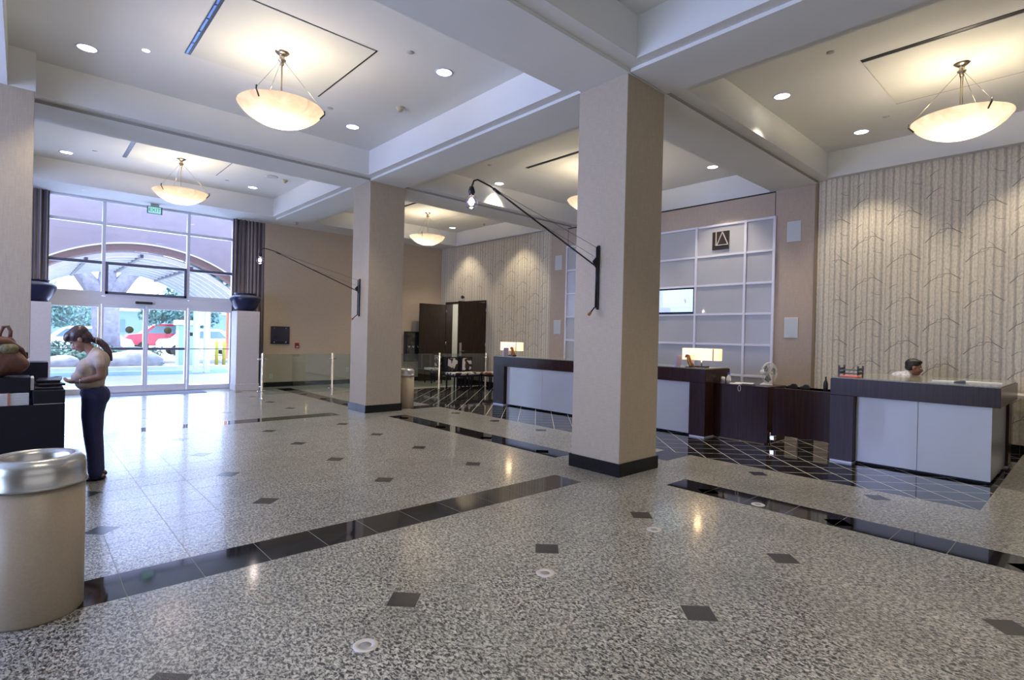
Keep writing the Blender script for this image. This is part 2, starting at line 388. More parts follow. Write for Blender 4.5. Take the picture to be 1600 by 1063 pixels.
def dup(root, loc, rz=None, label=None):
    r = root.copy(); COL.objects.link(r); r.location = loc
    if rz is not None: r.rotation_euler = (0,0,rz)
    if label: r['label'] = label
    for ch in list(root.children):
        c = ch.copy(); COL.objects.link(c); c.parent = r
        for g in ch.children:
            d = g.copy(); COL.objects.link(d); d.parent = c
    return r
def text_mesh(name, body, size, mat, M4, parent, ext=0.002, bold=False):
    cu = bpy.data.curves.new(name, 'FONT'); cu.body = body; cu.size = size; cu.extrude = ext; cu.align_x = 'CENTER'; cu.align_y = 'CENTER'
    tmp = bpy.data.objects.new(name, cu); COL.objects.link(tmp)
    dg = bpy.context.evaluated_depsgraph_get(); me = bpy.data.meshes.new_from_object(tmp.evaluated_get(dg))
    bpy.data.objects.remove(tmp); me.transform(M4); me.materials.clear(); me.materials.append(mat)
    return link(name, me, parent)
def remeshed(name, mb, mat, parent, vox=0.008, smooth=4, label=None):
    o = link(name, mb.mesh(name, mat), parent)
    r = o.modifiers.new('r', 'REMESH'); r.mode = 'VOXEL'; r.voxel_size = vox; r.use_smooth_shade = True
    if smooth:
        sm = o.modifiers.new('s', 'SMOOTH'); sm.iterations = smooth; sm.factor = 0.5
    if label: o['label'] = label
    return o

ZC = 5.05; ZL = 4.59; ZB = 4.55
# ================================================================== SETTING
# ---- floor
floor = part('floor', MB().box(-6, 13.5, -4, 16.15, -0.12, -0.0008), M['grout'])
tag(floor, 'polished lobby floor of pale speckled granite with black borders and insets', 'floor', kind='structure')
G = 1.2045/3; X0 = 0.475; Y0 = 2.73
insets = set()
def gx(i): return X0+G*i
def gy(j): return Y0+G*j
BX = (5.155, 5.55); BY = (3.77, 4.165); BY2 = (9.73, 10.12)
BORD = 6.78; YF = 13.38; Y_R = 0.76
INS = []
for k in range(-2, 5):
    for l in range(-3, 11):
        if l in (1, 6): continue
        INS.append((gx(3*k), gy(3*l)))
for l in range(-3, 11):
    if l in (1, 6): continue
    INS.append((6.49, gy(3*l)))
def isband(x, y):
    """centre of a cell -> black border tile?"""
    inx = BX[0] < x < BX[1]; iny = BY[0] < y < BY[1]; iny2 = BY2[0] < y < BY2[1]
    if inx and (y < 3.14 or 4.77 < y < 9.1 or 10.75 < y < 15.2): return True
    if iny and (x < 4.51 or x > 6.2): return True
    if iny2 and (x < 4.55 or x > 6.1): return True
    return False
def solid_black(x, y): return x > BORD and Y_R < y < YF
xs = sorted(set([round(gx(i), 4) for i in range(-6, 34)]+[BX[0], BX[1], BORD, 4.51, 6.2, 6.49]))
xs = [x for x in xs if -2.0 < x < 10.95]
ys = sorted(set([round(gy(j), 4) for j in range(-9, 33)]+[BY[0], BY[1], BY2[0], BY2[1], Y_R, YF, 3.14, 4.77, 9.1, 10.75, 15.2]))
ys = [y for y in ys if -1.0 < y < 15.9]
def cleanup(a, keep):
    out = []
    for v in a:
        if out and v-out[-1] < 0.05:
            if any(abs(v-k) < 1e-6 for k in keep): out[-1] = v
            continue
        out.append(v)
    return out
xs = cleanup(xs, [BX[0], BX[1], BORD, 4.51]); ys = cleanup(ys, [BY[0], BY[1], BY2[0], BY2[1], Y_R, YF, 3.14, 4.77, 9.1, 10.75])
xs = [v for v in xs if not BX[0]+0.01 < v < BX[1]-0.01]
ys = [v for v in ys if not (BY[0]+0.01 < v < BY[1]-0.01 or BY2[0]+0.01 < v < BY2[1]-0.01)]
HD = 0.118
cells = []
for i in range(len(xs)-1):
    for j in range(len(ys)-1):
        x0, x1, y0, y1 = xs[i], xs[i+1], ys[j], ys[j+1]; cx, cy = (x0+x1)/2, (y0+y1)/2
        if solid_black(cx, cy): continue
        dep = cx*0.674+cy*0.739
        lat = (cx*0.739-cy*0.674)/max(dep, 0.1)
        if dep < 0.6: pri = 99+abs(dep)
        elif abs(lat) > 1.05: pri = 60+dep
        else: pri = dep
        cells.append((pri, x0, x1, y0, y1, isband(cx, cy)))
cells.sort()
g = 0.0021
rest = MB(); restb = MB(); ncount = 0
cache = {}
for pri, x0, x1, y0, y1, band in cells:
    poly = []; gg = 0.0024 if band else g
    for (cx, cy, dx, dy) in ((x0,y0,1,1),(x1,y0,-1,1),(x1,y1,-1,-1),(x0,y1,1,-1)):
        hit = (not band) and any(abs(cx-a) < 0.02 and abs(cy-b) < 0.02 for a, b in INS)
        px, py = cx+dx*gg, cy+dy*gg
        if hit:
            p1 = (cx+dx*g, cy+dy*(HD+0.003)); p2 = (cx+dx*(HD+0.003), cy+dy*g)
            poly += [p1, p2] if (dx*dy > 0) else [p2, p1]
        else: poly.append((px, py))
    mx, my = (x0+x1)/2, (y0+y1)/2
    mat = M['black_granite'] if band else M['granite']
    nm = 'black_floor_tile' if band else 'granite_tile'
    if (ncount < 296 and not band and pri < 50) or (band and pri < 50):
        if not band: ncount += 1
        key = (band, tuple((round(a-mx, 3), round(b-my, 3)) for a, b in poly))
        if key not in cache:
            cache[key] = MB().prism([(a-mx, b-my) for a, b in poly], -0.006, 0.0).mesh(nm, mat)
        o = link(nm, cache[key], floor, (mx, my, 0))
        if band: o['label'] = 'polished black granite border tile'
    else:
        (restb if band else rest).prism(poly, -0.006, 0.0)
part('granite_tile', rest, M['granite'], floor, stuff=True)
if restb.v: part('black_floor_tile', restb, M['black_granite'], floor, stuff=True)
im = MB().prism([(HD,0),(0,HD),(-HD,0),(0,-HD)], -0.006, 0.0).mesh('diamond_inset', M['inset'])
im2 = MB().prism([(HD,0),(0,HD),(-HD,0),(0,-HD)], -0.0055, 0.0006).mesh('diamond_inset', M['inset'])
for a, b in INS:
    if -1.0 < b < 15.3 and a > -1.9:
        o = link('diamond_inset', im2 if abs(a-6.49) < 0.01 else im, floor, (a, b, 0)); o['label'] = 'dark square inset tile'
# diagonal black tiles at the reception
bed = part('tile_bed', MB().box(BORD+0.001, 10.96, Y_R+0.001, YF, -0.0007, -0.0004), M['white_grout'], floor)
def clip(poly, x0, x1, y0, y1):
    def cl(p, f, inter):
        out = []
        for i in range(len(p)):
            a, b = p[i], p[(i+1) % len(p)]
            if f(a): out.append(a)
            if f(a) != f(b): out.append(inter(a, b))
        return out
    def ix(v): return lambda a, b: (v, a[1]+(b[1]-a[1])*(v-a[0])/(b[0]-a[0]))
    def iy(v): return lambda a, b: (a[0]+(b[0]-a[0])*(v-a[1])/(b[1]-a[1]), v)
    for f, it in ((lambda p: p[0] >= x0, ix(x0)), (lambda p: p[0] <= x1, ix(x1)), (lambda p: p[1] >= y0, iy(y0)), (lambda p: p[1] <= y1, iy(y1))):
        poly = cl(poly, f, it)
        if len(poly) < 3: return []
    return poly
S = 0.327; q = 0.0045; c45 = math.sqrt(0.5); nb = 0; stuffb = MB(); dt = {}
offu = (6.78+3.535)*c45 % S; offv = (3.535-6.78)*c45 % S
cand = []
for iu in range(0, 80):
    for iv in range(-60, 60):
        u0, v0 = iu*S+offu, iv*S+offv
        pl = [((u-v)*c45, (u+v)*c45) for u, v in ((u0+q,v0+q),(u0+S-q,v0+q),(u0+S-q,v0+S-q),(u0+q,v0+S-q))]
        pl = clip(pl, BORD, 10.95, Y_R, YF)
        if len(pl) < 3: continue
        ar = 0.5*abs(sum(pl[i][0]*pl[(i+1)%len(pl)][1]-pl[(i+1)%len(pl)][0]*pl[i][1] for i in range(len(pl))))
        if ar < 1e-4: continue
        mx = sum(p[0] for p in pl)/len(pl); my = sum(p[1] for p in pl)/len(pl)
        cand.append((mx*0.674+my*0.739+(100 if mx > 8.9 and my < 10 else 0), mx, my, pl))
cand.sort()
for k, (_, mx, my, pl) in enumerate(cand):
    if k < 190:
        key = tuple((round(a-mx, 3), round(b-my, 3)) for a, b in pl)
        if key not in dt: dt[key] = MB().prism([(a-mx, b-my) for a, b in pl], -0.005, 0.0).mesh('black_diagonal_tile', M['black_granite'])
        link('black_diagonal_tile', dt[key], floor, (mx, my, 0))
    else: stuffb.prism(pl, -0.005, 0.0)
part('black_diagonal_tile', stuffb, M['black_granite'], floor, stuff=True)
part('far_edge_strip', MB().box(BORD, 10.95, YF, YF+0.06, -0.004, 0.001), M['white_grout'], floor)
# brass floor outlets
fo = None
for k, (x, y) in enumerate([(1.288, 2.443), (2.577, 2.448), (3.859, 2.45), (5.25, 2.2)]):
    lab = ['round steel floor outlet cover nearest the camera, in the granite', 'round steel floor outlet cover beside the black inset at mid floor',
           'third round steel floor outlet cover, in front of the middle column', 'round steel floor outlet cover on the edge of the black band'][k]
    if fo is None:
        fo = thing('floor_outlet', lab, 'outlet cover', (x, y, 0.0), 0, 'floor outlet covers')
        part('cover_ring', MB().lathe([(0.030,0.0),(0.030,0.004),(0.056,0.005),(0.062,0.001),(0.062,0.0)], 32, cap=False), plain('satin_cover', (0.52,0.50,0.48), 0.45, 0.4), fo)
        part('cover_cap', MB().lathe([(0.0001,0.0035),(0.026,0.0035),(0.028,0.0)], 24, cap=False), plain('worn_cap', (0.26,0.25,0.24), 0.5, 0.3), fo)
    else: dup(fo, (x, y, 0.0), 0, lab)

# ---- ceiling
ceil = part('ceiling', MB().box(-6, 11.4, -4, 16.2, ZC, ZC+0.15), M['ceiling'])
tag(ceil, 'off-white coffered ceiling', 'ceiling', kind='structure')
def beam(nm, *bx): part(nm, MB().box(*bx), M['ceiling'], ceil)
E_ = 0.0008
for (y0, y1) in ((3.44, 4.53), (9.50, 10.68)):
    beam('ceiling_beam', -1.5, 11.2, y0, y1, ZL, ZC); beam('beam_soffit', -1.5, 11.1, y0+0.19, y1-0.2, ZB, ZL)
beam('ceiling_beam', -6, 11.2, -2.9, -1.9, ZL, ZC)
beam('ceiling_beam', -1.5, 11.3, 14.78, 16.2, ZL, ZC)
for (a, b) in ((-2.0, 3.44), (4.53, 9.50), (10.68, 14.78)):
    beam('ceiling_beam', 4.86, 5.93, a, b, ZL+E_, ZC); beam('beam_soffit', 5.0, 5.76, a-0.18, b+0.18, ZB+E_, ZL)
    beam('ceiling_beam', -1.3, -0.17, a, b, ZB+E_, ZC)
    if a != 4.53: beam('ceiling_beam', 10.82, 11.3, a, b, ZL+E_, ZC)
    else:
        beam('ceiling_beam', 10.99, 11.3, a, b, ZB, ZC)
beam('beam_end', -0.17, 0.095, 9.25, 9.6, ZB+2*E_, ZC)
# dark strips for the shadow joints between core and ledge of the cross beams
part('beam_joint', MB().box(0.09, 5.0, 9.684, 9.689, ZB-0.001, ZL), M['joint'], ceil)
part('beam_joint', MB().box(5.765, 10.9, 3.622, 3.628, ZB-0.001, ZL), M['joint'], ceil)
part('beam_joint', MB().box(5.765, 10.9, 9.682, 9.688, ZB-0.001, ZL), M['joint'], ceil)

# ---- walls
wl_ = part('wall_left', MB().box(-6.3, -6, -4, 16.2, 0, 0.4).box(-6.3, -6, -4, 16.2, 4.0, 5.2).box(-6.3,-6,-4,1.6,0.4,4.0).box(-6.3,-6,10.4,16.2,0.4,4.0).box(-6.3,-6,5.7,6.1,0.4,4.0), M['beige'])
tag(wl_, 'beige side wall with tall window openings', 'wall', kind='structure')
wf = part('wall_front', MB().box(-6, 13.4, -4.2, -3.9, 0, 5.1), M['beige']); tag(wf, 'beige wall behind the camera', 'wall', kind='structure')
wb2 = part('wall_back', MB().box(-6, 0.32, 15.96, 16.3, 0, ZL), M['beige']); tag(wb2, 'stretch of end wall left of the glazed entrance, behind the wide column', 'wall', kind='structure')
wb = part('wall_back', MB().box(5.0, 10.95, 15.78, 16.3, 0, ZL), M['beige'])
tag(wb, 'beige end wall to the right of the glazed entrance', 'wall', kind='structure')
# right wall, three lengths of covering
wr = thing('wall_right', 'long right wall with birch trunk wallpaper and a plain tan middle bay', 'wall', (0,0,0), kind='structure')
part('wallpapered_bay', MB().box(10.95, 11.2, -4, 3.62, 0, ZL), M['birch'], wr)
part('plain_bay', MB().box(10.93, 11.2, 3.66, 10.45, 0, ZB), M['pink'], wr)
part('wallpapered_bay', MB().box(10.95, 11.2, 10.45, 13.3, 0, ZL).box(10.95, 11.2, 13.3, 15.42, 2.68, ZL).box(10.95, 11.2, 15.42, 15.9, 0, ZL), M['birch'], wr)
part('corner_bead', MB().box(10.915, 10.96, 3.62, 3.665, 0, ZB), plain('tan_bead', (0.22,0.16,0.09), 0.6), wr)
part('panel_joint', MB().box(10.922, 10.93, 4.39, 9.82, ZB-0.03, ZB-0.002).box(10.926,10.93,4.385,4.395,4.06,ZB).box(10.926,10.93,9.815,9.825,4.06,ZB), M['dark_bronze'], wr)  # thin dark strips take the place of the shadow gap
# branches printed on the birch paper
def branches():
    mb = MB(); X = 10.9485
    def stroke(pts, w0):
        for i in range(len(pts)-1):
            (y0, z0), (y1, z1) = pts[i], pts[i+1]
            dy, dz = y1-y0, z1-z0; L = math.hypot(dy, dz); ny, nz = -dz/L, dy/L
            a, b = w0*1.5*(1-i/len(pts)), w0*1.5*(1-(i+1)/len(pts))+0.0015
            mb.add([(X,y0+ny*a,z0+nz*a),(X,y0-ny*a,z0-nz*a),(X,y1-ny*b,z1-nz*b),(X,y1+ny*b,z1+nz*b)], [(0,1,2,3)])
    rng = random.Random(3)
    def unit(yb, zb):
        # in view, larger y is to the left
        def S_(pts, w0): stroke([(yb-p[0], zb+p[1]) for p in pts], w0)
        S_([(0.03,0.0),(-0.09,0.09),(-0.16,0.10),(-0.24,0.085)], 0.0042)
        S_([(-0.09,0.09),(-0.12,0.15),(-0.17,0.19)], 0.0025)
        S_([(-0.16,0.10),(-0.20,0.05)], 0.002)
        S_([(0.08,0.26),(0.16,0.35),(0.24,0.40),(0.28,0.47)], 0.0042)
        S_([(0.16,0.35),(0.17,0.43)], 0.002); S_([(0.24,0.40),(0.31,0.41)], 0.002)
        S_([(0.0,0.52),(-0.07,0.53),(-0.13,0.575)], 0.003)
        S_([(0.12,0.62),(0.19,0.68),(0.23,0.69)], 0.003)
    for (ya, yb, zlo) in ((-3.8, 3.55, 0.1), (10.5, 15.7, 0.2)):
        n0 = int(ya/0.52); k = 0
        y = math.ceil(ya/0.52)*0.52
        while y < yb-0.3:
            off = 0.3625 if int(round(y/0.52)) % 2 else 0.0
            z = zlo+off
            while z < ZL-0.75:
                if y > 0.32+ya and not (ya > 5 and y > 12.9 and z < 2.9): unit(y, z)
                z += 0.725
            y += 0.52
    return mb
part('printed_branches', branches(), M['branch_ink'], wr, stuff=True)
# baseboards
def baseboard(name, pieces, label):
    o = part(name, MB().box(*pieces[0]), M['black_granite']); tag(o, label, 'baseboard', kind='structure')
    for p in pieces[1:]: part('baseboard_tile', MB().box(*p), M['black_granite'], o)
bp = []
x = 5.02
while x < 10.9:
    bp.append((x, min(x+0.597, 10.93), 15.755, 15.78, 0, 0.13)); x += 0.6
baseboard('baseboard_back', bp, 'black granite baseboard along the beige end wall')
bp = []; y = -0.4
while y < 13.2:
    bp.append((10.915, 10.93 if 3.66 < y < 10.4 else 10.95, y, min(y+0.597, 13.28), 0, 0.13)); y += 0.6
baseboard('baseboard_right', bp, 'black granite baseboard along the wallpapered wall')
# corridor beyond the double doors
cr = part('wall_corridor', MB().box(13.3, 13.5, 12.6, 18.2, 0, 3.2).box(11.2, 13.3, 12.6, 12.8, 0, 3.2).box(11.2, 13.3, 16.1, 16.3, 0, 3.2).box(11.2,13.4,12.6,16.3,3.0,3.2),
          plain('corridor_paint', (0.50, 0.50, 0.47), 0.7)); tag(cr, 'pale corridor walls beyond the open double doors', 'wall', kind='structure')
part('corridor_floor', MB().box(10.95, 13.4, 12.6, 16.3, -0.01, 0.0), M['granite'], cr)
cl = bpy.data.lights.new('corridor_light', 'POINT'); cl.energy = 45; cl.color = (1, 0.93, 0.82); cl.shadow_soft_size = 0.2
lo = bpy.data.objects.new('corridor_light', cl); COL.objects.link(lo); lo.location = (12.3, 14.6, 2.6)

# ---- columns
def column(nm, x0, x1, y0, y1, label, base=True):
    o = thing(nm, label, 'column', ((x0+x1)/2, (y0+y1)/2, 0), kind='structure')
    hx, hy = (x1-x0)/2, (y1-y0)/2
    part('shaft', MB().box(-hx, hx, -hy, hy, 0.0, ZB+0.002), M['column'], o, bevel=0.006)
    if base:
        t = 0.022; h = 0.15
        for (a, b) in ((-1, 0), (0, 1)):
            s0, s1 = (a*(hy+t)+0.001, b*(hy+t)-0.001)
            part('base_tile', MB().box(-hx-t, -hx+0.01, s0, s1, 0, h), M['base_granite'], o, bevel=0.002)
            part('base_tile', MB().box(hx-0.01, hx+t, s0, s1, 0, h), M['base_granite'], o, bevel=0.002)
        part('base_tile', MB().box(-hx+0.011, hx-0.011, -hy-t, -hy+0.01, 0, h), M['base_granite'], o, bevel=0.002)
        part('base_tile', MB().box(-hx+0.011, hx-0.011, hy-0.01, hy+t, 0, h), M['base_granite'], o, bevel=0.002)
    return o
column('column', 5.0, 5.745, 3.65, 4.36, 'large square tan column in the middle of the lobby, nearest the camera')
column('column', 5.0, 5.775, 9.69, 10.40, 'second square tan column, further back beside the glass railing')
column('column', -0.9, 0.085, 9.25, 10.3, 'wide tan column at the left edge of the picture')

# ---- entrance glazing (plane Y = 16)
YW = 16.0
win = thing('window_1', 'tall glazed entrance wall with aluminium mullions above the sliding doors', 'window', (0,0,0), kind='structure')
vx = [0.42, 1.42, 3.18, 4.22]
def fr(nm, x0, x1, z0, z1, mat='alum', y0=YW-0.05, y1=YW+0.06, par=None): return part(nm, MB().box(x0, x1, y0, y1, z0, z1), M[mat], par or win, bevel=0.004)
for x in (0.39, 1.42, 3.17, 4.24): fr('mullion', x-0.035, x+0.035, 2.32, ZL)
for (a, b) in ((0.425, 1.385), (1.455, 3.135), (3.205, 4.205)):
    fr('transom', a, b, 3.99, 4.06)
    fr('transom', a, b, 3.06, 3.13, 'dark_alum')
    fr('transom', a, b, 2.30, 2.42)
    fr('transom', a, b, 4.54, ZL)
for (a, b) in ((0.425, 1.385), (1.455, 3.135), (3.205, 4.205)):
    for (c, d) in ((4.06, 4.54), (3.13, 3.99), (2.42, 3.06)):
        part('pane', MB().box(a, b, YW-0.006, YW+0.006, c, d), M['window_glass'], win)
# dark framed inner vent light above the doors
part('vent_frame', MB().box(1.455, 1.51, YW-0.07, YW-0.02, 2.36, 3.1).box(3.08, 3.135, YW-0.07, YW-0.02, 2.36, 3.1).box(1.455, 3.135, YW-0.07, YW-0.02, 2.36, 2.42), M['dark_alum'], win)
door = thing('door_1', 'sliding glass entrance doors with aluminium frames', 'door', (0,0,0), kind='structure')
fr('header', 0.40, 4.24, 2.12, 2.30, par=door)
part('door_operator', MB().box(2.05, 2.40, YW-0.12, YW-0.05, 2.16, 2.22), M['black_plastic'], door, bevel=0.01)
def leaf(x0, x1, rail=True, base=0.17):
    st = 0.045
    for a in (x0, x1-st): fr('stile', a, a+st, 0.0, 2.12, par=door)
    fr('top_rail', x0+st, x1-st, 2.04, 2.12, par=door); fr('bottom_rail', x0+st, x1-st, 0.0, base, par=door)
    part('pane', MB().box(x0+st, x1-st, YW-0.005, YW+0.005, base, 2.04), M['window_glass'], door)
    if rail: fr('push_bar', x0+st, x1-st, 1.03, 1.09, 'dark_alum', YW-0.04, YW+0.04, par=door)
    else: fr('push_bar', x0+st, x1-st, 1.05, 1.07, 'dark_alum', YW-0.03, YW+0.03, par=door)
leaf(0.40, 1.38, False, 0.12); leaf(1.40, 2.27); leaf(2.28, 3.17); leaf(3.19, 4.23, False, 0.12)
for x in (1.95, 2.75):
    part('safety_dot', MB().lathe([(0.0001,-0.002),(0.085,-0.002),(0.085,0.002),(0.0001,0.002)], 28, (x, YW-0.009, 1.52), axis='y'), M['olive_dot'], door)
part('threshold', MB().box(0.4, 4.24, 15.85, 16.15, 0.0, 0.012), M['steel'], door)
mt = part('door_mat', MB().box(1.3, 3.45, 15.05, 15.75, 0.0, 0.010), plain('grey_mat', (0.16,0.17,0.24), 0.9, noise=0.2, nscale=80), bevel=0.003)
tag(mt, 'thin grey doormat on the granite inside the sliding doors', 'mat')
# low plinths either side, drapes behind
for (x0, x1, lab, lv, lc) in ((4.12, 4.68, 'pale square plinth to the right of the entrance doors', 'squat midnight blue vase on the right-hand entrance plinth', 'striped grey drape hanging right of the entrance glazing'),
                     (-0.10, 0.47, 'pale square plinth left of the entrance doors, beside the wide column', 'squat midnight blue vase on the left-hand entrance plinth', 'striped grey drape hanging left of the entrance glazing')):
    p = thing('plinth', lab, 'plinth', ((x0+x1)/2, 15.38, 0), group='entrance plinths')
    h = (x1-x0)/2
    part('body', MB().box(-h, h, -0.28, 0.20, 0.0, 2.08), M['plinth'], p, bevel=0.006)
    part('skirt', MB().box(-h-0.012, h+0.012, -0.292, 0.205, 0.0, 0.17), M['plinth'], p, bevel=0.004)
    v = thing('vase', lv, 'vase', ((x0+x1)/2, 15.38, 2.08), group='vases on the entrance plinths')
    part('bowl', MB().lathe([(0.0001,0.0),(0.20,0.0),(0.22,0.012),(0.30,0.12),(0.365,0.26),(0.385,0.33),(0.383,0.36),(0.36,0.372)], 48, cap=False), M['vase'], v)
    part('shoulder', MB().lathe([(0.361,0.372),(0.34,0.392),(0.265,0.418),(0.25,0.43)], 48, cap=False), M['vase_rim'], v)
    part('neck', MB().lathe([(0.25,0.43),(0.262,0.447),(0.272,0.462),(0.27,0.475),(0.245,0.475),(0.238,0.44),(0.23,0.38),(0.0001,0.36)], 48, cap=False), M['vase'], v)
    cx0, cx1 = ((4.19, 5.0) if x0 > 1 else (-0.2, 0.43))
    cm = MB(); n = 120; pts = []
    for i in range(n+1):
        t = i/n; pts.append((cx0+(cx1-cx0)*t, 15.84+0.028*math.sin(t*(cx1-cx0)/0.10*2*PI)+0.012*math.sin(t*47)))
    rows = 2; vs = []
    for z in (0.02, 4.585): vs += [(x, y, z) for x, y in pts]
    for z in (0.02, 4.585): vs += [(x, y+0.012, z) for x, y in pts]
    fs = []; m1 = n+1
    for i in range(n):
        fs += [(i, i+1, m1+i+1, m1+i), (2*m1+i, 3*m1+i, 3*m1+i+1, 2*m1+i+1), (i, 2*m1+i, 2*m1+i+1, i+1), (m1+i, m1+i+1, 3*m1+i+1, 3*m1+i)]
    cm.add(vs, fs, True)
    c = part('drape', cm, M['curtain']); tag(c, lc, 'curtain', 'drapes beside the entrance')

# ================================================================== EXTERIOR
ex = part('street_ground', MB().box(-60, 80, 16.3, 21.8, -0.2, -0.02), M['pavement']); tag(ex, 'pale concrete forecourt outside the entrance', 'pavement', kind='structure')
part('roadway', MB().box(-60, 80, 21.8, 24.9, -0.2, -0.05), M['asphalt'], ex)
part('kerb', MB().box(-60, 80, 24.9, 25.1, -0.2, 0.1), M['pavement'], ex)
part('planting_bed', MB().box(-60, 80, 25.1, 33, -0.2, -0.01), plain('soil', (0.16,0.15,0.16), 0.9, noise=0.3, nscale=4), ex)
part('parking_lot', MB().box(-60, 140, 33, 140, -0.2, -0.03), plain('bleached_asphalt', (0.7,0.7,0.68), 0.9), ex)
# portico wall with arch + barrel canopy
def arc(R, cx, cz, a0, a1, n): return [(cx+R*math.sin(a0+(a1-a0)*i/n), cz+R*math.cos(a0+(a1-a0)*i/n)) for i in range(n+1)]
CX = 2.5
pt = thing('portico', 'stucco portico wall with a shallow arch and ribbed barrel canopy outside the doors', 'portico', (0,0,0), kind='structure')
th = 0.62
def arch_wall(y0, y1, Rin, cz, ztop, mat, nm):
    top = arc(Rin, CX, cz, -0.9, 0.9, 40); mb = MB()
    for i in range(40):
        (xa, za), (xb, zb) = top[i], top[i+1]
        mb.add([(xa,y0,za),(xb,y0,zb),(xb,y0,ztop),(xa,y0,ztop),(xa,y1,za),(xb,y1,zb),(xb,y1,ztop),(xa,y1,ztop)],
               [(0,3,2,1),(4,5,6,7),(0,1,5,4),(3,7,6,2)]+([(0,4,7,3)] if i == 0 else [])+([(1,2,6,5)] if i == 39 else []))
    return part(nm, mb, mat, pt)
arch_wall(18.0, 18.35, 3.94, -0.06, 7.0, M['stucco'], 'upper_wall')
def arch_band(y0, y1, Ra, Rb, cz, mat, nm, a=0.85):
    o_, i_ = arc(Ra, CX, cz, -a, a, 40), arc(Rb, CX, cz, -a, a, 40); mb = MB()
    for k in range(40):
        mb.add([(i_[k][0],y0,i_[k][1]),(i_[k+1][0],y0,i_[k+1][1]),(o_[k+1][0],y0,o_[k+1][1]),(o_[k][0],y0,o_[k][1]),
                (i_[k][0],y1,i_[k][1]),(i_[k+1][0],y1,i_[k+1][1]),(o_[k+1][0],y1,o_[k+1][1]),(o_[k][0],y1,o_[k][1])],
               [(0,3,2,1),(4,5,6,7),(0,1,5,4),(3,7,6,2)]+([(0,4,7,3)] if k == 0 else [])+([(1,2,6,5)] if k == 39 else []))
    return part(nm, mb, mat, pt)
arch_band(17.93, 17.999, 3.98, 3.945, -0.06, M['white_steel'], 'lit_arch_edge')  # white strip paints the lit edge of the stucco arch
arch_band(17.96, 18.36, 3.944, 3.78, -0.06, M['stucco_edge'], 'arch_band')
y = 18.7; k = 0
while y < 24.3:
    arch_band(y, y+0.10, 3.72, 3.60, 0.0, M['white_steel'], 'canopy_rib'); 
    arch_band(y+0.11, y+0.68, 3.77, 3.74, 0.0, M['canopy_sheet'] , 'canopy_sheet')
    y += 0.7
for a in (-0.35, 0.0, 0.35):
    x_, z_ = CX+3.62*math.sin(a), 3.62*math.cos(a)
    part('purlin', MB().box(x_-0.04, x_+0.04, 18.4, 24.4, z_-0.06, z_+0.04), M['dark_alum'], pt)
for x_, lab in ((4.9, 'white twin-shaft canopy post outside the right-hand glazing'), (0.1, 'white twin-shaft canopy post outside the left-hand glazing')):
    po = thing('canopy_post', lab, 'post', (x_, 22.3, -0.02), group='canopy posts')
    part('shaft', MB().box(-0.26, -0.08, -0.12, 0.12, 0, 2.75), M['white_steel'], po, bevel=0.02)
    part('shaft', MB().box(0.08, 0.26, -0.12, 0.12, 0, 2.75), M['white_steel'], po, bevel=0.02)
    for (za, zb) in ((0.05, 0.18), (1.0, 1.12), (1.75, 2.75)): part('crosspiece', MB().box(-0.079, 0.079, -0.10, 0.10, za, zb), M['white_steel'], po)
# hedge with boulders
hb = MB(); rng = random.Random(5)
for i in range(5500):
    cx = rng.uniform(-6, 4.5); cy = rng.uniform(26.75, 28.6); hz = 0.85+0.12*math.sin(cx*1.3)
    cz = rng.uniform(0.0, hz); s = rng.uniform(0.05, 0.11); a = Vector((rng.gauss(0,1), rng.gauss(0,1), rng.gauss(0,1))).normalized(); b = a.orthogonal().normalized()
    c = Vector((cx, cy, cz)); hb.add([c-a*s, c+b*s*0.5, c+a*s, c-b*s*0.5], [(0,1,2,3)])
core = MB()
for i in range(11):
    x_ = -6+i*0.95; core.ell((x_, 27.65, 0.30), (0.75, 0.85, 0.46+0.06*math.sin(i*2.1)), None, 14, 8)
hd = part('hedge', core, M['hedge']); tag(hd, 'long low clipped hedge across the road from the entrance', 'hedge')
part('hedge_leaves', hb, M['hedge'], hd, stuff=True)
for k, (x_, s) in enumerate([(3.2, 0.85), (1.0, 0.5)]):
    mb = MB().ell((0, 0, 0), (1.25*s, 0.5*s, 0.62*s), None, 18, 10)
    mb.v = [(a*(1+0.12*math.sin(b*5+c*7)), b, c*(1+0.15*math.sin(a*4))) for a, b, c in mb.v]
    o = part('boulder', mb, M['rock']); o.location = (x_, 25.8, 0.2)
    tag(o, ['large pale boulder in front of the hedge, seen through the sliding doors', 'smaller pale boulder in front of the hedge, behind the woman'][k], 'boulder', 'boulders by the hedge')
# trees
def tree(x, y, h, r, crowns, lab, branches):
    t = thing('tree', lab, 'tree', (x, y, 0))
    tb = MB().tube([(0,0,-0.1),(0.05,0,h*0.25),(0,0,h*0.5)], [r*1.3, r, r*1.05], 14)
    for br in branches: tb.tube([(0,0,h*0.45)]+br, [r*0.85]+[r*0.6*(1-0.22*i) for i in range(len(br))], 10)
    part('trunk', tb, M['bark'], t)
    lf = MB(); rg = random.Random(int(x*10))
    for (cx, cy, cz, cr, n) in crowns:
        for i in range(n):
            d = Vector((rg.gauss(0,1), rg.gauss(0,1), rg.gauss(0,1))).normalized()*cr*rg.uniform(0.45, 1.0)
            c = Vector((cx, cy, cz))+d; s = rg.uniform(0.10, 0.24)
            a = Vector((rg.gauss(0,1), rg.gauss(0,1), rg.gauss(0,1))).normalized(); b = a.orthogonal().normalized()
            lf.add([c-a*s, c+b*s*0.5, c+a*s, c-b*s*0.5], [(0,1,2,3)])
    part('foliage', lf, M['leaves'], t, stuff=True)
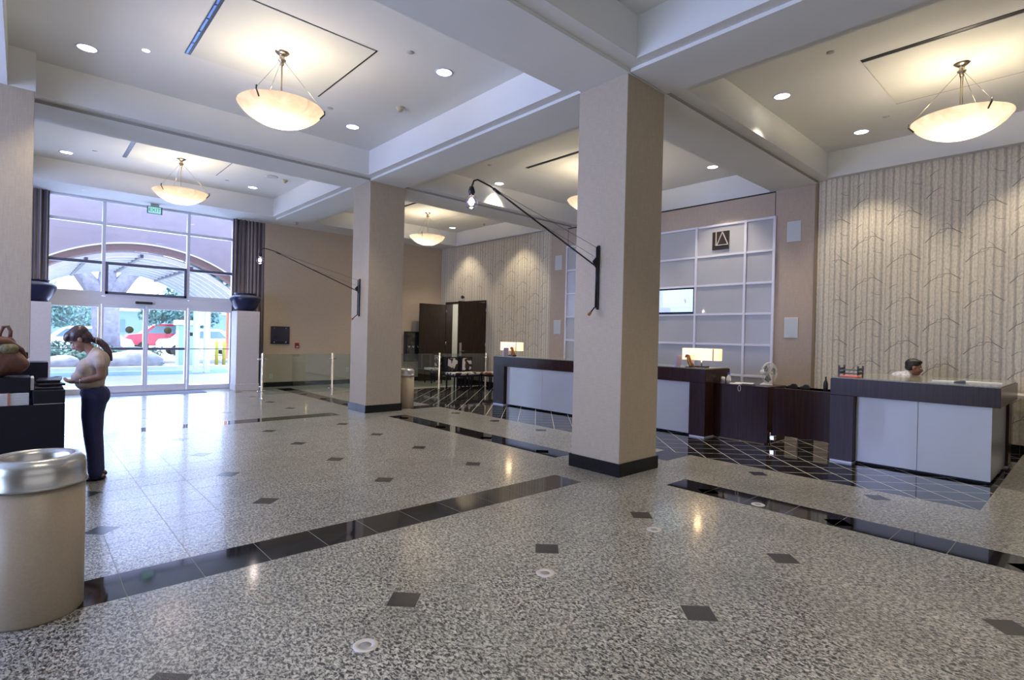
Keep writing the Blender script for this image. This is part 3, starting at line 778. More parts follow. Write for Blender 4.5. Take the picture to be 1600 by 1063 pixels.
tree(2.75, 30.0, 6.0, 0.5, [(-3.2,0,4.4,1.5,1500),(-1.6,1,6.2,1.9,1200),(4.3,0,4.8,1.3,1300),(1.5,1,7.6,2.2,900)], 'big pale-barked tree forking behind the canopy arch',
     [[(-0.9,0,4.0),(-1.8,0,5.6),(-2.4,0,7.0)], [(0.9,0,4.0),(2.2,0,5.4),(3.6,0,6.4)], [(0.1,0,4.4),(0.2,0.3,7.0)]])
tree(-1.2, 34.0, 6.5, 0.28, [(0,0,5.2,1.9,1300),(-1.8,0,4.2,1.3,800)], 'leafy tree left of the big forked tree, above the hedge', [[(-0.6,0,4.5),(-1,0,6)]])
tree(8.4, 44.0, 5.0, 0.22, [(0,0,3.3,1.7,1400),(1.5,0,2.8,1.1,700),(-1.7,0,2.8,1.0,600)], 'small bright-leaved tree in the car park behind the red car', [[(0.4,0,3.2),(0.8,0,4.2)]])
tree(0.6, 50.0, 5.0, 0.2, [(0,0,3.1,2.0,1300),(2.2,0,2.6,1.5,900)], 'small bright-leaved tree in front of the low blue building', [[(0.4,0,3.2),(0.8,0,4.2)]])
# low building
bd = thing('building', 'low blue-grey building with a white flat roof and a white sign across the car park', 'building', (4, 62, 0))
part('wall', MB().box(-14, 16, 0, 8, 0, 3.2), M['house'], bd); part('roof', MB().box(-14.5, 16.5, -0.8, 8.5, 3.2, 4.6), M['house_roof'], bd)
part('signboard', MB().box(-6.6, -4.0, -0.15, 0, 2.05, 2.65), M['white_plastic'], bd)
for x_ in (-9, 2.0, 4.6, 7.5): part('window', MB().box(x_, x_+1.2, -0.05, 0.02, 1.2, 2.4), M['car_glass'], bd)
# cars
def car(x, y, mat, lab, rz=0.0, s=1.0):
    c = thing('car', lab, 'car', (x, y, 0), rz, 'cars parked beyond the hedge')
    body = [(-2.2,0.35),(-2.25,0.75),(-2.1,0.95),(-1.5,1.02),(-0.95,1.5),(-0.6,1.62),(0.9,1.62),(1.5,1.35),(1.75,1.0),(2.15,0.9),(2.3,0.6),(2.25,0.35)]
    part('body', MB().extr([(a*s, b*s) for a, b in body], 'y', -0.85, 0.85), mat, c, bevel=0.05)
    part('side_window', MB().extr([(-1.25*s,1.04*s),(-0.8*s,1.47*s),(0.85*s,1.5*s),(1.3*s,1.06*s)], 'y', -0.87, -0.84), M['car_glass'], c)
    for wx in (-1.4, 1.4):
        for wy in (-0.86, 0.62): part('wheel', MB().lathe([(0.0001,0),(0.33,0),(0.33,0.24),(0.0001,0.24)], 20, (wx*s, wy, 0.33), axis='y'), M['tyre'], c)
    return c
car(8.0, 46.0, M['car_red'], 'red car seen through the right-hand sliding door', 0, 1.2)
car(8.3, 38.0, M['car_white'], 'white car in front of the red car, through the sliding doors')
car(2.6, 38.9, M['car_white'], 'white car behind the big tree trunk')
car(-2.3, 36.0, M['car_white'], 'white car at the left, beyond the hedge and above the woman')
kb = thing('ticket_booth', 'small pale blue ticket booth beside the white canopy post', 'booth', (5.3, 26.4, 0))
bb = plain('booth_blue', (0.40,0.58,0.68), 0.5)
part('cabinet', MB().box(-0.42, 0.35, -0.3, 0.3, 0, 1.75), bb, kb, bevel=0.03); part('hood', MB().box(-0.5, 0.42, -0.4, 0.35, 1.75, 1.95), M['white_steel'], kb, bevel=0.02)
part('display', MB().box(-0.1, 0.1, -0.31, -0.29, 1.3, 1.45), M['black_plastic'], kb)
for k, x_ in enumerate((6.55, 6.85, 7.15)):
    mb = MB().lathe([(0.0001,-0.1),(0.075,-0.1),(0.075,1.02),(0.05,1.09),(0.0001,1.10)], 16)
    o = part('bollard', mb, M['yellow']); o.location = (x_, 27.0, 0)
    tag(o, ['yellow bollard nearest the white canopy post', 'middle one of the three yellow bollards', 'yellow bollard nearest the right-hand plinth'][k], 'bollard', 'yellow bollards outside')
po = part('utility_pole', MB().lathe([(0.19,-0.1),(0.17,6.0)], 16), M['orange_pole']); po.location = (8.75, 33.5, 0); tag(po, 'terracotta coloured pole beyond the bollards', 'pole')

# ================================================================== FURNISHING
# ---- downlights
dl0 = None
DLS = [(0.56,8.63,'at the front left of the nearest pendant, over the wide column'), (4.1,5.96,'right of the nearest left-hand pendant, large in view'), (4.09,8.61,'behind the nearest left-hand pendant, near the beam corner'),
       (0.62,14.04,'far left, in the entrance coffer'), (4.11,13.98,'right of the entrance coffer pendant'), (7.9,3.12,'by the beam behind the middle column, in the right coffer'),
       (7.9,1.79,'inside the access panel edge of the right coffer'), (10.12,2.73,'close to the birch wallpaper left of the right-hand pendant'), (7.97,7.82,'in the middle coffer inside its access panel'),
       (8.0,9.33,'in the middle coffer, lower one near the swing lamp bulb'), (10.16,5.32,'above the feature wall right of the middle column'), (7.95,0.69,'at the right edge of the picture'),
       (10.25,14.22,'in the far coffer right of its pendant'), (8.03,13.39,'in the far coffer beside the second column'), (8.49,11.6,'in the far coffer above its pendant'),
       (10.2,11.6,'in the far coffer near the birch wallpaper'),(10.12,0.6,'beyond the right edge, near the birch wallpaper'),(10.16,8.0,'above the feature wall, hidden by the middle column'),
               (4.1,11.6,'in the entrance coffer, just behind the cross beam'),(0.6,5.9,'above the trash can, beyond the top edge'),(4.1,1.5,'overhead in the coffer above the camera, right side'),
               (0.6,1.5,'overhead in the coffer above the camera, left side'),(2.3,0.2,'overhead in the coffer behind the camera'),(7.9,5.2,'in the middle coffer just behind the middle column')]
for k, (x, y, d) in enumerate(DLS):
    lab = 'round recessed ceiling downlight '+d
    if dl0 is None:
        dl0 = thing('downlight', lab, 'downlight', (x, y, ZC), 0, 'recessed ceiling downlights')
        part('trim_ring', MB().lathe([(0.098,-0.001),(0.100,-0.008),(0.118,-0.007),(0.122,0.0)], 36, cap=False), M['downlight_trim'], dl0)
        part('lens', MB().lathe([(0.0001,-0.004),(0.099,-0.003)], 36, cap=False), M['downlight_glow'], dl0)
        sp = bpy.data.lights.new('downlight_beam', 'SPOT'); sp.energy = 150; sp.spot_size = math.radians(88); sp.spot_blend = 0.55; sp.color = (1.0, 0.87, 0.68); sp.shadow_soft_size = 0.07
        so = bpy.data.objects.new('downlight_beam', sp); COL.objects.link(so); so.parent = dl0; so.location = (0, 0, -0.02)
    else: dup(dl0, (x, y, ZC), 0, lab)
# ---- pendants
pd = None
for k, (x, y, lab) in enumerate([(2.36, 6.97, 'nearest left-hand pendant lamp, glowing alabaster bowl on three cables'), (2.37, 12.75, 'alabaster bowl pendant lamp in the coffer before the entrance glazing'),
                      (8.48, 1.23, 'alabaster bowl pendant lamp in the right coffer over the reception desk'), (8.5, 13.0, 'smallest-looking alabaster bowl pendant lamp, in the far coffer by the double doors'),
                      (8.48, 7.0, 'alabaster bowl pendant lamp half hidden behind the middle column')]):
    if pd is None:
        pd = thing('pendant_lamp', lab, 'pendant lamp', (x, y, ZC), 0, 'bowl pendant lamps')
        part('canopy', MB().lathe([(0.0001,0.0),(0.085,0.0),(0.085,-0.012),(0.06,-0.035),(0.03,-0.05),(0.03,-0.09),(0.045,-0.10),(0.045,-0.115),(0.025,-0.13),(0.022,-0.17),(0.0001,-0.17)], 32, cap=False), M['nickel'], pd)
        part('stem', MB().cyl((0.0,0.008,-0.16), (0.0,0.008,-0.78), 0.006, n=8), M['nickel'], pd)
        part('stem', MB().cyl((0.0,-0.012,-0.16), (0.0,-0.012,-0.78), 0.006, n=8), M['nickel'], pd)
        R = 0.50; prof = []
        for i in range(15):
            a = i/14*1.12; prof.append((max(0.0001, 0.555*math.sin(a)), -0.93+0.56*0.75*(1-math.cos(a))))
        b_ = part('bowl', MB().lathe(prof, 56, cap=False), M['bowl'], pd)
        zr = prof[-1][1]; rr = prof[-1][0]
        part('lamp_holder', MB().cyl((0,0,-0.78), (0,0,-0.72), 0.03, n=12), M['nickel'], pd)
        for i in range(3):
            a = math.radians(100+120*i); ca, sa = math.cos(a), math.sin(a)
            part('cable', MB().cyl((0.03*ca,0.03*sa,-0.12), ((rr+0.005)*ca,(rr+0.005)*sa,zr+0.03), 0.0028, n=6), M['nickel'], pd)
            part('clip', MB().tube([((rr+0.012)*ca,(rr+0.012)*sa,zr+0.045), ((rr+0.016)*ca,(rr+0.016)*sa,zr+0.0), ((rr-0.04)*ca,(rr-0.04)*sa,zr-0.065)], 0.009, 8), M['dark_bronze'], pd)
        for (lx, ly) in ((0.09,0.03), (-0.09,-0.03)):
            L = bpy.data.lights.new('pendant_bulb', 'POINT'); L.energy = 22; L.color = (1.0, 0.84, 0.62); L.shadow_soft_size = 0.045
            lo = bpy.data.objects.new('pendant_bulb', L); COL.objects.link(lo); lo.parent = pd; lo.location = (lx, ly, -0.80)
        r0 = pd
    else: dup(r0, (x, y, ZC), 0, lab)
# ---- access panels with slot diffusers
ap = None
for k, (x0, x1, y0, y1, lab) in enumerate([(1.51, 3.2, 6.1, 7.88, 'square ceiling access panel above the nearest left-hand pendant'), (1.51, 3.2, 12.0, 13.53, 'square ceiling access panel above the entrance coffer pendant'),
        (7.6, 9.28, 0.1, 2.07, 'square ceiling access panel above the right-hand reception pendant'), (7.65, 9.3, 6.2, 8.06, 'square ceiling access panel in the middle coffer behind the column'), (7.65, 9.3, 12.2, 13.9, 'square ceiling access panel in the far coffer')]):
    a = thing('ceiling_panel', lab, 'ceiling panel', ((x0+x1)/2, (y0+y1)/2, ZC), group='ceiling access panels'); hx, hy = (x1-x0)/2, (y1-y0)/2
    part('panel', MB().box(-hx+0.03, hx-0.02, -hy+0.008, hy-0.008, -0.012, 0.0), plain('panel_paint', (0.62,0.62,0.56), 0.8) if k == 0 else bpy.data.materials['panel_paint'], a)
    part('slot_diffuser', MB().box(-hx-0.035, -hx+0.03, -hy, hy, -0.006, 0.0), M['black_metal'], a)
    part('slot_diffuser', MB().box(hx-0.018, hx+0.006, -hy, hy, -0.006, 0.0), M['black_metal'], a)
    if k == 0:
        bl = plain('blue_highlight', (0.10,0.22,0.60), 0.25, 0.5)
        for j in range(5): part('painted_highlight', MB().box(-hx-0.026, -hx-0.004, -hy+0.03+j*0.35, -hy+0.35+j*0.35, -0.009, -0.006), bl, a)  # blue highlights on the slot, painted as thin strips
    part('edge_line', MB().box(-hx+0.03, hx-0.02, hy-0.008, hy-0.002, -0.003, 0.0).box(-hx+0.03, hx-0.02, -hy+0.002, -hy+0.008, -0.003, 0.0), M['dark_bronze'], a)
# ---- small ceiling fittings
def disc(nm, x, y, z, r, mat, lab, cat, h=0.012, grp=None):
    o = part(nm, MB().lathe([(0.0001,-h),(r*0.7,-h),(r,-h*0.4),(r,0.0)], 24, cap=False), mat); o.location = (x, y, z); tag(o, lab, cat, grp)
gp = plain('sprinkler_cover', (0.40,0.40,0.38), 0.5)
for x, y, d in [(3.51,5.84,'near the large downlight of the nearest coffer'),(3.5,8.16,'behind the nearest left-hand pendant'),(7.11,2.26,'in the right coffer near the beam'),(9.69,2.29,'in the right coffer between downlight and wallpaper'),
                (7.0,8.48,'in the middle coffer above the swing lamp bulb'),(1.03,13.51,'at the left of the entrance coffer'),(3.49,13.79,'at the right of the entrance coffer')]:
    disc('sprinkler_cover', x, y, ZC, 0.045, gp, 'small flat round sprinkler cover '+d, 'sprinkler cover', 0.01, 'sprinkler covers')
disc('ceiling_speaker', 4.12, 12.69, ZC, 0.14, plain('speaker_ring', (0.5,0.5,0.5), 0.6), 'round flat ceiling speaker in the entrance coffer', 'speaker', 0.008)
disc('accent_light', 1.11, 8.17, ZC, 0.04, M['downlight_glow'], 'tiny recessed accent light left of the nearest pendant', 'accent light', 0.006)
for x, y, d in [(0.99,15.22,'over the left half of the entrance glazing'),(3.67,15.31,'over the right half of the entrance glazing'),(4.6,15.3,'over the right-hand drape')]:
    disc('soffit_downlight', x, y, ZL, 0.055, plain('soffit_lens', (0.8,0.8,0.85), 0.2) if 'soffit_lens' not in bpy.data.materials else bpy.data.materials['soffit_lens'], 'small round soffit downlight '+d, 'downlight', 0.008, 'small soffit downlights')
for x, y, z, d in [(4.26,7.35,ZC,'in the nearest left coffer'),(4.44,12.77,ZC,'in the entrance coffer'),(5.49,14.87,ZB,'under the beam by the entrance'),(10.54,13.0,ZC,'in the far coffer')]:
    o = part('smoke_detector', MB().lathe([(0.0001,-0.065),(0.03,-0.063),(0.045,-0.045),(0.048,-0.03),(0.06,-0.026),(0.062,0.0)], 24, cap=False), M['cream_plastic']); o.location = (x, y, z)
    tag(o, 'cream domed smoke detector '+d, 'smoke detector', 'smoke detectors')
# ---- exit sign
es = thing('exit_sign', 'green illuminated EXIT sign hanging over the entrance glazing', 'exit sign', (2.36, 15.6, ZL))
part('mount', MB().box(-0.085, 0.085, -0.03, 0.03, -0.06, 0.0), M['steel'], es)
part('housing', MB().box(-0.155, 0.155, -0.02, 0.02, -0.24, -0.06), M['dark_alum'], es)
part('face', MB().box(-0.135, 0.125, -0.024, -0.02, -0.225, -0.075), M['green_sign'], es)
text_mesh('lettering', 'EXIT', 0.12, plain('sign_letter', (0.05,0.25,0.2), 0.4), Matrix.Translation((-0.005, -0.025, -0.15)) @ Matrix.Rotation(PI/2, 4, 'X'), es, 0.0008)

# ---- swing arm wall lamps on columns
sl = None
for k, (y, lab) in enumerate([(4.0, 'black swing-arm lamp with a bare globe bulb on the nearest column'), (10.03, 'black swing-arm lamp with a bare globe bulb on the second column')]):
    if sl is None:
        sl = thing('swing_arm_lamp', lab, 'wall lamp', (5.0, y, 0), 0, 'swing-arm wall lamps')
        part('wall_bar', MB().box(-0.030, 0.0, -0.013, 0.013, 1.9, 2.65), M['black_metal'], sl, bevel=0.004)
        part('pivot_rod', MB().cyl((-0.048,0,1.92), (-0.048,0,2.63), 0.010, n=10), M['black_metal'], sl)
        for z in (1.97, 2.12, 2.33, 2.56): part('bolt', MB().cyl((-0.044,0.012,z), (-0.036,0.012,z), 0.007, n=8), M['chrome'], sl)
        part('bracket', MB().extr([(-0.035,2.36),(-0.115,2.455),(-0.035,2.53)], 'y', -0.008, 0.008), M['black_metal'], sl)
        part('arm', MB().tube([(-0.05,0,2.40), (-1.61,0,2.975)], 0.009, 10), M['black_metal'], sl)
        part('arm_joint', MB().tube([(-1.56,0,2.955), (-1.64,0,2.985)], 0.015, 10), M['black_metal'], sl)
        part('gooseneck', MB().tube([(-1.62,0,2.978),(-1.68,0,3.0),(-1.78,0,3.02),(-1.84,0,3.03),(-1.885,0,3.01),(-1.905,0,2.955),(-1.908,0,2.93)], 0.0085, 10), M['black_metal'], sl)
        part('bulb_socket', MB().lathe([(0.0001,0.03),(0.02,0.025),(0.028,0.0),(0.033,-0.03),(0.026,-0.04),(0.026,-0.055),(0.0001,-0.055)], 20, (-1.908,0,2.925), cap=False), M['black_metal'], sl)
        gb = part('globe_bulb', MB().ell((-1.908,0,2.805), (0.062,0.062,0.066), None, 24, 16), clear_glass('bulb_glass', (0.97,0.93,0.95), 0.3), sl)
        part('filament', MB().ell((-1.908,0,2.81), (0.027,0.027,0.034), None, 14, 10), M['bulb_glow'], gb)
        part('stay_wire', MB().cyl((-0.04,0,2.62), (-1.56,0.0,2.97), 0.0022, n=5), M['black_metal'], sl)
        part('stay_wire', MB().cyl((-0.04,0.0,2.50), (-1.0,0.0,2.755), 0.0018, n=5), M['black_metal'], sl)
        part('handle', MB().tube([(-0.05,0,1.93),(-0.075,0,1.915),(-0.135,0,1.86)], 0.008, 8), M['black_metal'], sl)
        part('handle_knob', MB().tube([(-0.13,0,1.864),(-0.165,0,1.832)], [0.014,0.019], 10), wood('cherry_knob', (0.25,0.09,0.03), (0.35,0.14,0.05)), sl)
        L = bpy.data.lights.new('globe_light', 'POINT'); L.energy = 6; L.color = (1.0,0.85,0.75); L.shadow_soft_size = 0.05
        lo = bpy.data.objects.new('globe_light', L); COL.objects.link(lo); lo.parent = sl; lo.location = (-1.908,0,2.69)
    else: dup(sl, (5.0, y, 0), 0, lab)

# ---- feature wall grid
fw = thing('feature_panel_wall', 'white framed grid of frosted panels on the tan wall behind reception', 'wall panel', (10.93, 0, 0))
GY = [4.38, 4.95, 6.03, 7.10, 8.17, 9.25, 9.82]; GZ = [0.88, 1.51, 2.14, 2.76, 3.39, 4.03]
for i, y in enumerate(GY): part('frame_post', MB().box(-0.05, 0, y-0.025, y+0.025, 0.3, 4.055), M['grid_frame'], fw, bevel=0.003)
for i in range(6):
    for z in GZ+[0.32]: part('frame_rail', MB().box(-0.045, 0, GY[i]+0.025, GY[i+1]-0.025, z-0.022, z+0.022), M['grid_frame'], fw, bevel=0.003)
    zz = [0.32]+GZ
    for j in range(6):
        if i == 2 and j == 3: continue
        part('frosted_panel', MB().box(-0.018, -0.002, GY[i]+0.026, GY[i+1]-0.026, zz[j]+0.023, zz[j+1]-0.023), M['frost'], fw)
lg = thing('logo_sign', 'square dark LA emblem, white L around a white triangle A, on the frosted panels', 'sign', (10.90, 5.48, 3.70))
part('plaque', MB().box(-0.02, 0.012, -0.18, 0.18, -0.19, 0.19), plain('bronze_plaque', (0.03,0.022,0.012), 0.3, 0.3), lg)
part('letter_l', MB().box(-0.034, -0.02, 0.085, 0.10, -0.09, 0.19).box(-0.034, -0.02, -0.17, 0.10, -0.105, -0.09), M['white_panel'], lg)
A = MB()
for (a, b) in (((0.07,-0.09), (-0.045,0.175)), ((-0.045,0.175), (-0.165,-0.09))):
    d = Vector((b[0]-a[0], b[1]-a[1])).normalized(); n = Vector((-d[1], d[0]))*0.008
    A.extr([(a[0]+n[0],a[1]+n[1]),(b[0]+n[0],b[1]+n[1]),(b[0]-n[0],b[1]-n[1]),(a[0]-n[0],a[1]-n[1])], 'x', -0.034, -0.02)
part('letter_a', A, M['white_panel'], lg)
tv = thing('television', 'wide flat television showing a pale blue picture, set in the feature wall', 'television', (10.88, 6.565, 2.45))
part('bezel', MB().box(0.0, 0.05, -0.505, 0.505, -0.29, 0.29), M['screen_dark'], tv)
part('screen', MB().box(-0.004, 0.0, -0.49, 0.49, -0.245, 0.255), emit('screen_sky', (0.42,0.78,0.84), 0.62), tv)
part('screen_image', MB().box(-0.006, -0.004, 0.26, 0.49, -0.13, 0.255), emit('screen_tower', (0.22,0.42,0.85), 0.55), tv)
part('screen_image', MB().box(-0.006, -0.004, 0.05, 0.49, -0.245, -0.135), emit('screen_blue', (0.10,0.26,0.85), 0.6), tv)
part('screen_image', MB().box(-0.006, -0.004, -0.47, 0.02, -0.15, -0.135).box(-0.006, -0.004, -0.45, 0.04, -0.235,-0.222), emit('screen_line', (0.15,0.42,0.5), 0.35), tv)
part('screen_image', MB().extr([(-0.31,0.06),(-0.27,0.03),(-0.30,-0.06),(-0.34,-0.02)], 'x', -0.006, -0.004).extr([(-0.42,0.03),(-0.40,0.08),(-0.46,-0.02)], 'x', -0.006, -0.004), emit('screen_figure', (0.1,0.1,0.4), 0.3), tv)
for k, (y, z, d) in enumerate([(4.03, 3.71, 'upper right of the feature wall'), (4.04, 1.86, 'lower right of the feature wall'), (10.15, 3.64, 'upper left of the feature wall'), (10.15, 1.86, 'lower left of the feature wall')]):
    s = thing('wall_speaker', 'white rectangular in-wall speaker at the '+d, 'speaker', (10.93, y, z), group='in-wall speakers')
    part('frame', MB().box(-0.012, 0, -0.125, 0.125, -0.195, 0.195), M['white_plastic'], s, bevel=0.004)
    part('grille', MB().box(-0.015, -0.012, -0.113, 0.113, -0.183, 0.183), M['speaker'], s)

# ---- reception desks
def desk(nm, lab, xf_, xb, y0, y1, legs, whites, side):
    t = thing(nm, lab, 'reception desk', (0,0,0))
    part('fascia', MB().box(xf_, xb, y0, y1, 0.885, 1.105), M['walnut'], t, bevel=0.004)
    part('countertop', MB().box(xf_+0.015, xb-0.01, y0+0.015, y1-0.01, 1.105, 1.122), M['counter_stone'], t, bevel=0.003)
    for (a, b, c, d) in legs:
        part('leg_panel', MB().box(a, b, c, d, 0.025, 0.885), M['walnut'], t, bevel=0.003)
        part('kick_plate', MB().box(a+0.01, b-0.01, c+0.01, d-0.01, 0.0, 0.025), M['alum'], t)
    for (a, b, c, d) in whites: part('front_panel', MB().box(a, b, c, d, 0.03, 0.883), M['white_panel'], t, bevel=0.002)
    part('carcass', MB().box(xf_+0.2, xb-0.12, y0+0.12, y1-0.06, 0.0, 0.88), M['espresso'], t)
    return t
desk('reception_desk', 'right-hand walnut reception desk with white front panels, man seated behind', 8.04, 9.78, 0.75, 2.455,
     [(8.04, 8.6, 2.175, 2.455), (9.48, 9.78, 0.80, 1.1)], [(8.15, 8.17, 1.515, 2.173), (8.15, 8.17, 0.83, 1.511), (8.171, 9.478, 0.83, 0.85)], 0)
desk('reception_desk', 'long walnut reception desk behind the middle column with white front panels', 8.12, 8.95, 4.28, 9.53,
     [(8.12, 8.6, 4.28, 4.56), (8.12, 8.6, 9.15, 9.53)], [(8.21, 8.23, 4.562, 5.72), (8.21, 8.23, 5.724, 6.88), (8.21, 8.23, 6.884, 8.02), (8.21, 8.23, 8.024, 9.148)], 0)
et = part('end_cabinet', MB().box(8.3, 8.9, 9.535, 9.72, 0.03, 0.9), M['walnut'], bevel=0.004); tag(et, 'low walnut cabinet against the far end of the long desk', 'cabinet')
lc = thing('low_counter', 'lower walnut counter between the long desk and the swing gate, cluttered top', 'counter', (0,0,0))
part('front', MB().box(8.42, 8.46, 3.42, 4.278, 0.015, 0.86), M['walnut'], lc, bevel=0.003)
part('top', MB().box(8.41, 9.1, 3.42, 4.278, 0.86, 0.882), M['walnut'], lc, bevel=0.003)
part('side', MB().box(8.46, 9.1, 3.42, 3.45, 0.015, 0.86), M['walnut'], lc)
gt = thing('swing_gate', 'walnut swing gate between the two reception desks with chrome hinges', 'gate', (8.5, 2.47, 0))
part('gate_leaf', MB().box(0, 0.035, 0.0, 0.91, 0.16, 0.872), M['walnut'], gt, bevel=0.004)
for z in (0.16,): 
    h = part('hinge', MB().box(-0.03, 0.05, 0.86, 0.945, 0.07, 0.15), M['chrome'], gt, bevel=0.012)
    part('hinge_pin', MB().cyl((-0.02,0.93,0.0), (-0.02,0.93,0.19), 0.013, n=12), M['chrome'], h)
bc = thing('back_counter', 'low back counter along the tan wall behind the swing gate', 'counter', (0,0,0))
part('body', MB().box(10.46, 10.91, 2.3, 4.3, 0.0, 0.70), M['black_plastic'], bc)
for (a, b) in ((2.46,2.62),(2.83,3.06),(3.19,3.42),(3.7,4.2)): part('reflection_panel', MB().box(10.40, 10.459, a, b, 0.0, 0.70), M['plinth'], bc); part('top', MB().box(10.36, 10.91, 2.28, 4.32, 0.70, 0.735), M['counter_stone'], bc, bevel=0.004)  # pale panels added so the floor mirrors beige strips below the gate
for k, (y, lab) in enumerate([(3.83, 'left of the two black tape dispensers on the back counter'), (3.62, 'right of the two black tape dispensers on the back counter')]):
    o = part('tape_dispenser', MB().extr([(-0.08,0),(0.08,0),(0.08,0.04),(0.03,0.055),(0.0,0.085),(-0.05,0.085),(-0.08,0.05)], 'x', -0.035, 0.035), M['black_plastic'], bevel=0.008); o.location = (10.5, y, 0.735)
    tag(o, lab, 'tape dispenser', 'black desk items on the back counter')
bo = part('bottle', MB().lathe([(0.0001,0),(0.035,0),(0.037,0.01),(0.037,0.12),(0.03,0.16),(0.014,0.19),(0.014,0.25),(0.0001,0.25)], 20, cap=False), M['black_plastic']); bo.location = (10.5, 3.28, 0.735)
tag(bo, 'slim black bottle standing on the back counter beside the wallpaper', 'bottle')
# fan
fn = thing('desk_fan', 'white round desk fan standing on the low counter', 'fan', (8.78, 3.60, 0.882), math.radians(-108))
part('base', MB().lathe([(0.0001,0),(0.095,0),(0.10,0.012),(0.06,0.03),(0.035,0.05),(0.03,0.10),(0.026,0.16),(0.0001,0.16)], 28, cap=False), M['white_plastic'], fn)
part('motor_housing', MB().lathe([(0.0001,-0.11),(0.035,-0.10),(0.05,-0.06),(0.052,0.0),(0.045,0.02),(0.0001,0.02)], 24, (0,0,0.20), axis='x', cap=False), M['white_plastic'], fn)
cage = MB()
for r_, x_ in ((0.165,0.05),(0.162,0.075),(0.162,0.025),(0.13,0.09),(0.09,0.096),(0.05,0.1)):
    cage.tube([(x_, r_*math.cos(2*PI*i/28), 0.20+r_*math.sin(2*PI*i/28)) for i in range(29)], 0.005 if r_ == 0.165 else 0.0018, 6)
for i in range(28):
    a = 2*PI*i/28; cage.tube([(0.1, 0.03*math.cos(a), 0.2+0.03*math.sin(a)), (0.088, 0.13*math.cos(a), 0.2+0.13*math.sin(a)), (0.05, 0.165*math.cos(a), 0.2+0.165*math.sin(a)), (0.015, 0.12*math.cos(a), 0.2+0.12*math.sin(a))], 0.0016, 5)
part('cage', cage, M['white_plastic'], fn)
gb = plain('grey_blade', (0.10,0.13,0.13), 0.3)
for i in range(3):
    a0 = 2*PI*i/3; pts = [(0.045+0.012*math.sin(t*2), math.cos(a0+t)*r_, 0.2+math.sin(a0+t)*r_) for r_, t in ((0.02,0),(0.08,-0.25),(0.14,-0.2),(0.15,0.4),(0.12,0.85),(0.05,0.7))]
    part('blade', MB().add(pts+[(x_+0.002,y_,z_) for x_,y_,z_ in pts], [(0,1,2,3,4,5),(11,10,9,8,7,6)]+[(i_,(i_+1)%6,6+(i_+1)%6,6+i_) for i_ in range(6)]), gb, fn)
part('hub_cap', MB().lathe([(0.0001,0.104),(0.026,0.102),(0.03,0.096)], 18, (0,0,0.2), axis='x', cap=False), M['white_plastic'], fn)
# counter clutter
sb = thing('spray_bottle', 'blue and white spray bottle on the low counter beside the long desk', 'bottle', (8.62, 4.14, 0.882))
part('bottle_body', MB().lathe([(0.0001,0),(0.035,0),(0.037,0.06),(0.03,0.10),(0.014,0.125),(0.014,0.14)], 18, cap=False), M['white_plastic'], sb)
part('trigger_head', MB().box(-0.02,0.03,-0.012,0.012,0.14,0.17).box(0.02,0.03,-0.008,0.008,0.10,0.14), plain('blue_plastic', (0.03,0.06,0.5), 0.4), sb, bevel=0.004)
cm_ = plain('wipe_tub', (0.5,0.5,0.55), 0.4)
tb = part('tub', MB().lathe([(0.0001,0),(0.032,0),(0.032,0.09),(0.028,0.10),(0.0001,0.10)], 18, cap=False), M['white_plastic']); tb.location = (8.55, 4.2, 0.882); tag(tb, 'small white tub beside the spray bottle on the low counter', 'tub')
for k, (x, y, w_, d_, z, rz, m_, lab) in enumerate([(8.55, 3.99, 0.12, 0.17, 0.0, 0.1, 'paper', 'open white brochure on the low counter'), (8.55, 3.78, 0.12, 0.16, 0.0, -0.12, 'black_plastic', 'black clipboard lying on the low counter'), (8.78,3.95,0.16,0.28,0.0,0.3,'paper','loose paper sheet behind the brochure on the low counter')]):
    o = part('document', MB().box(-w_/2, w_/2, -d_/2, d_/2, 0, 0.010), M[m_], bevel=0.002); o.location = (x, y, 0.8825); o.rotation_euler = (0,0,rz); tag(o, lab, 'document', 'papers on the low counter')
kl = part('key_loop', MB().tube([(8.405, 3.86+0.022*math.sin(a), 0.83+0.045*math.cos(a)) for a in [2*PI*i/20 for i in range(21)]], 0.004, 6), M['white_plastic']); tag(kl, 'white looped strap hanging down the low counter front', 'strap')
# table lamps
for k, (x, y, wy, lab) in enumerate([(8.5, 4.56, 0.33, 'lit rectangular amber-shaded table lamp at the near end of the long desk'), (8.5, 9.33, 0.33, 'lit rectangular amber-shaded table lamp at the far end of the long desk')]):
    t = thing('table_lamp', lab, 'table lamp', (x, y, 1.122), group='amber table lamps on the long desk')
    part('base', MB().box(-0.06, 0.06, -0.11, 0.11, 0.0, 0.02), M['black_metal'], t, bevel=0.004)
    part('stem', MB().cyl((0,0,0.02), (0,0,0.14), 0.012, n=10), M['chrome'], t)
    sm = MB(); ring = [(0.10*math.copysign(abs(math.cos(a))**0.35, math.cos(a)), wy*math.copysign(abs(math.sin(a))**0.35, math.sin(a))) for a in [2*PI*i/40 for i in range(40)]]
    sm.add([(a,b,0.12) for a,b in ring]+[(a,b,0.315) for a,b in ring], [(i,(i+1)%40,40+(i+1)%40,40+i) for i in range(40)], True)
    part('lamp_shade', sm, M['shade'], t)
    part('shade_band', MB().box(-0.104,-0.098,-wy+0.07,-wy+0.085,0.12,0.315), plain('amber_band', (0.35,0.14,0.04), 0.6) if k == 0 else bpy.data.materials['amber_band'], t)
    L = bpy.data.lights.new('table_bulb', 'POINT'); L.energy = 4; L.color = (1,0.7,0.35); L.shadow_soft_size = 0.05
    lo = bpy.data.objects.new('table_bulb', L); COL.objects.link(lo); lo.parent = t; lo.location = (0,0,0.4)
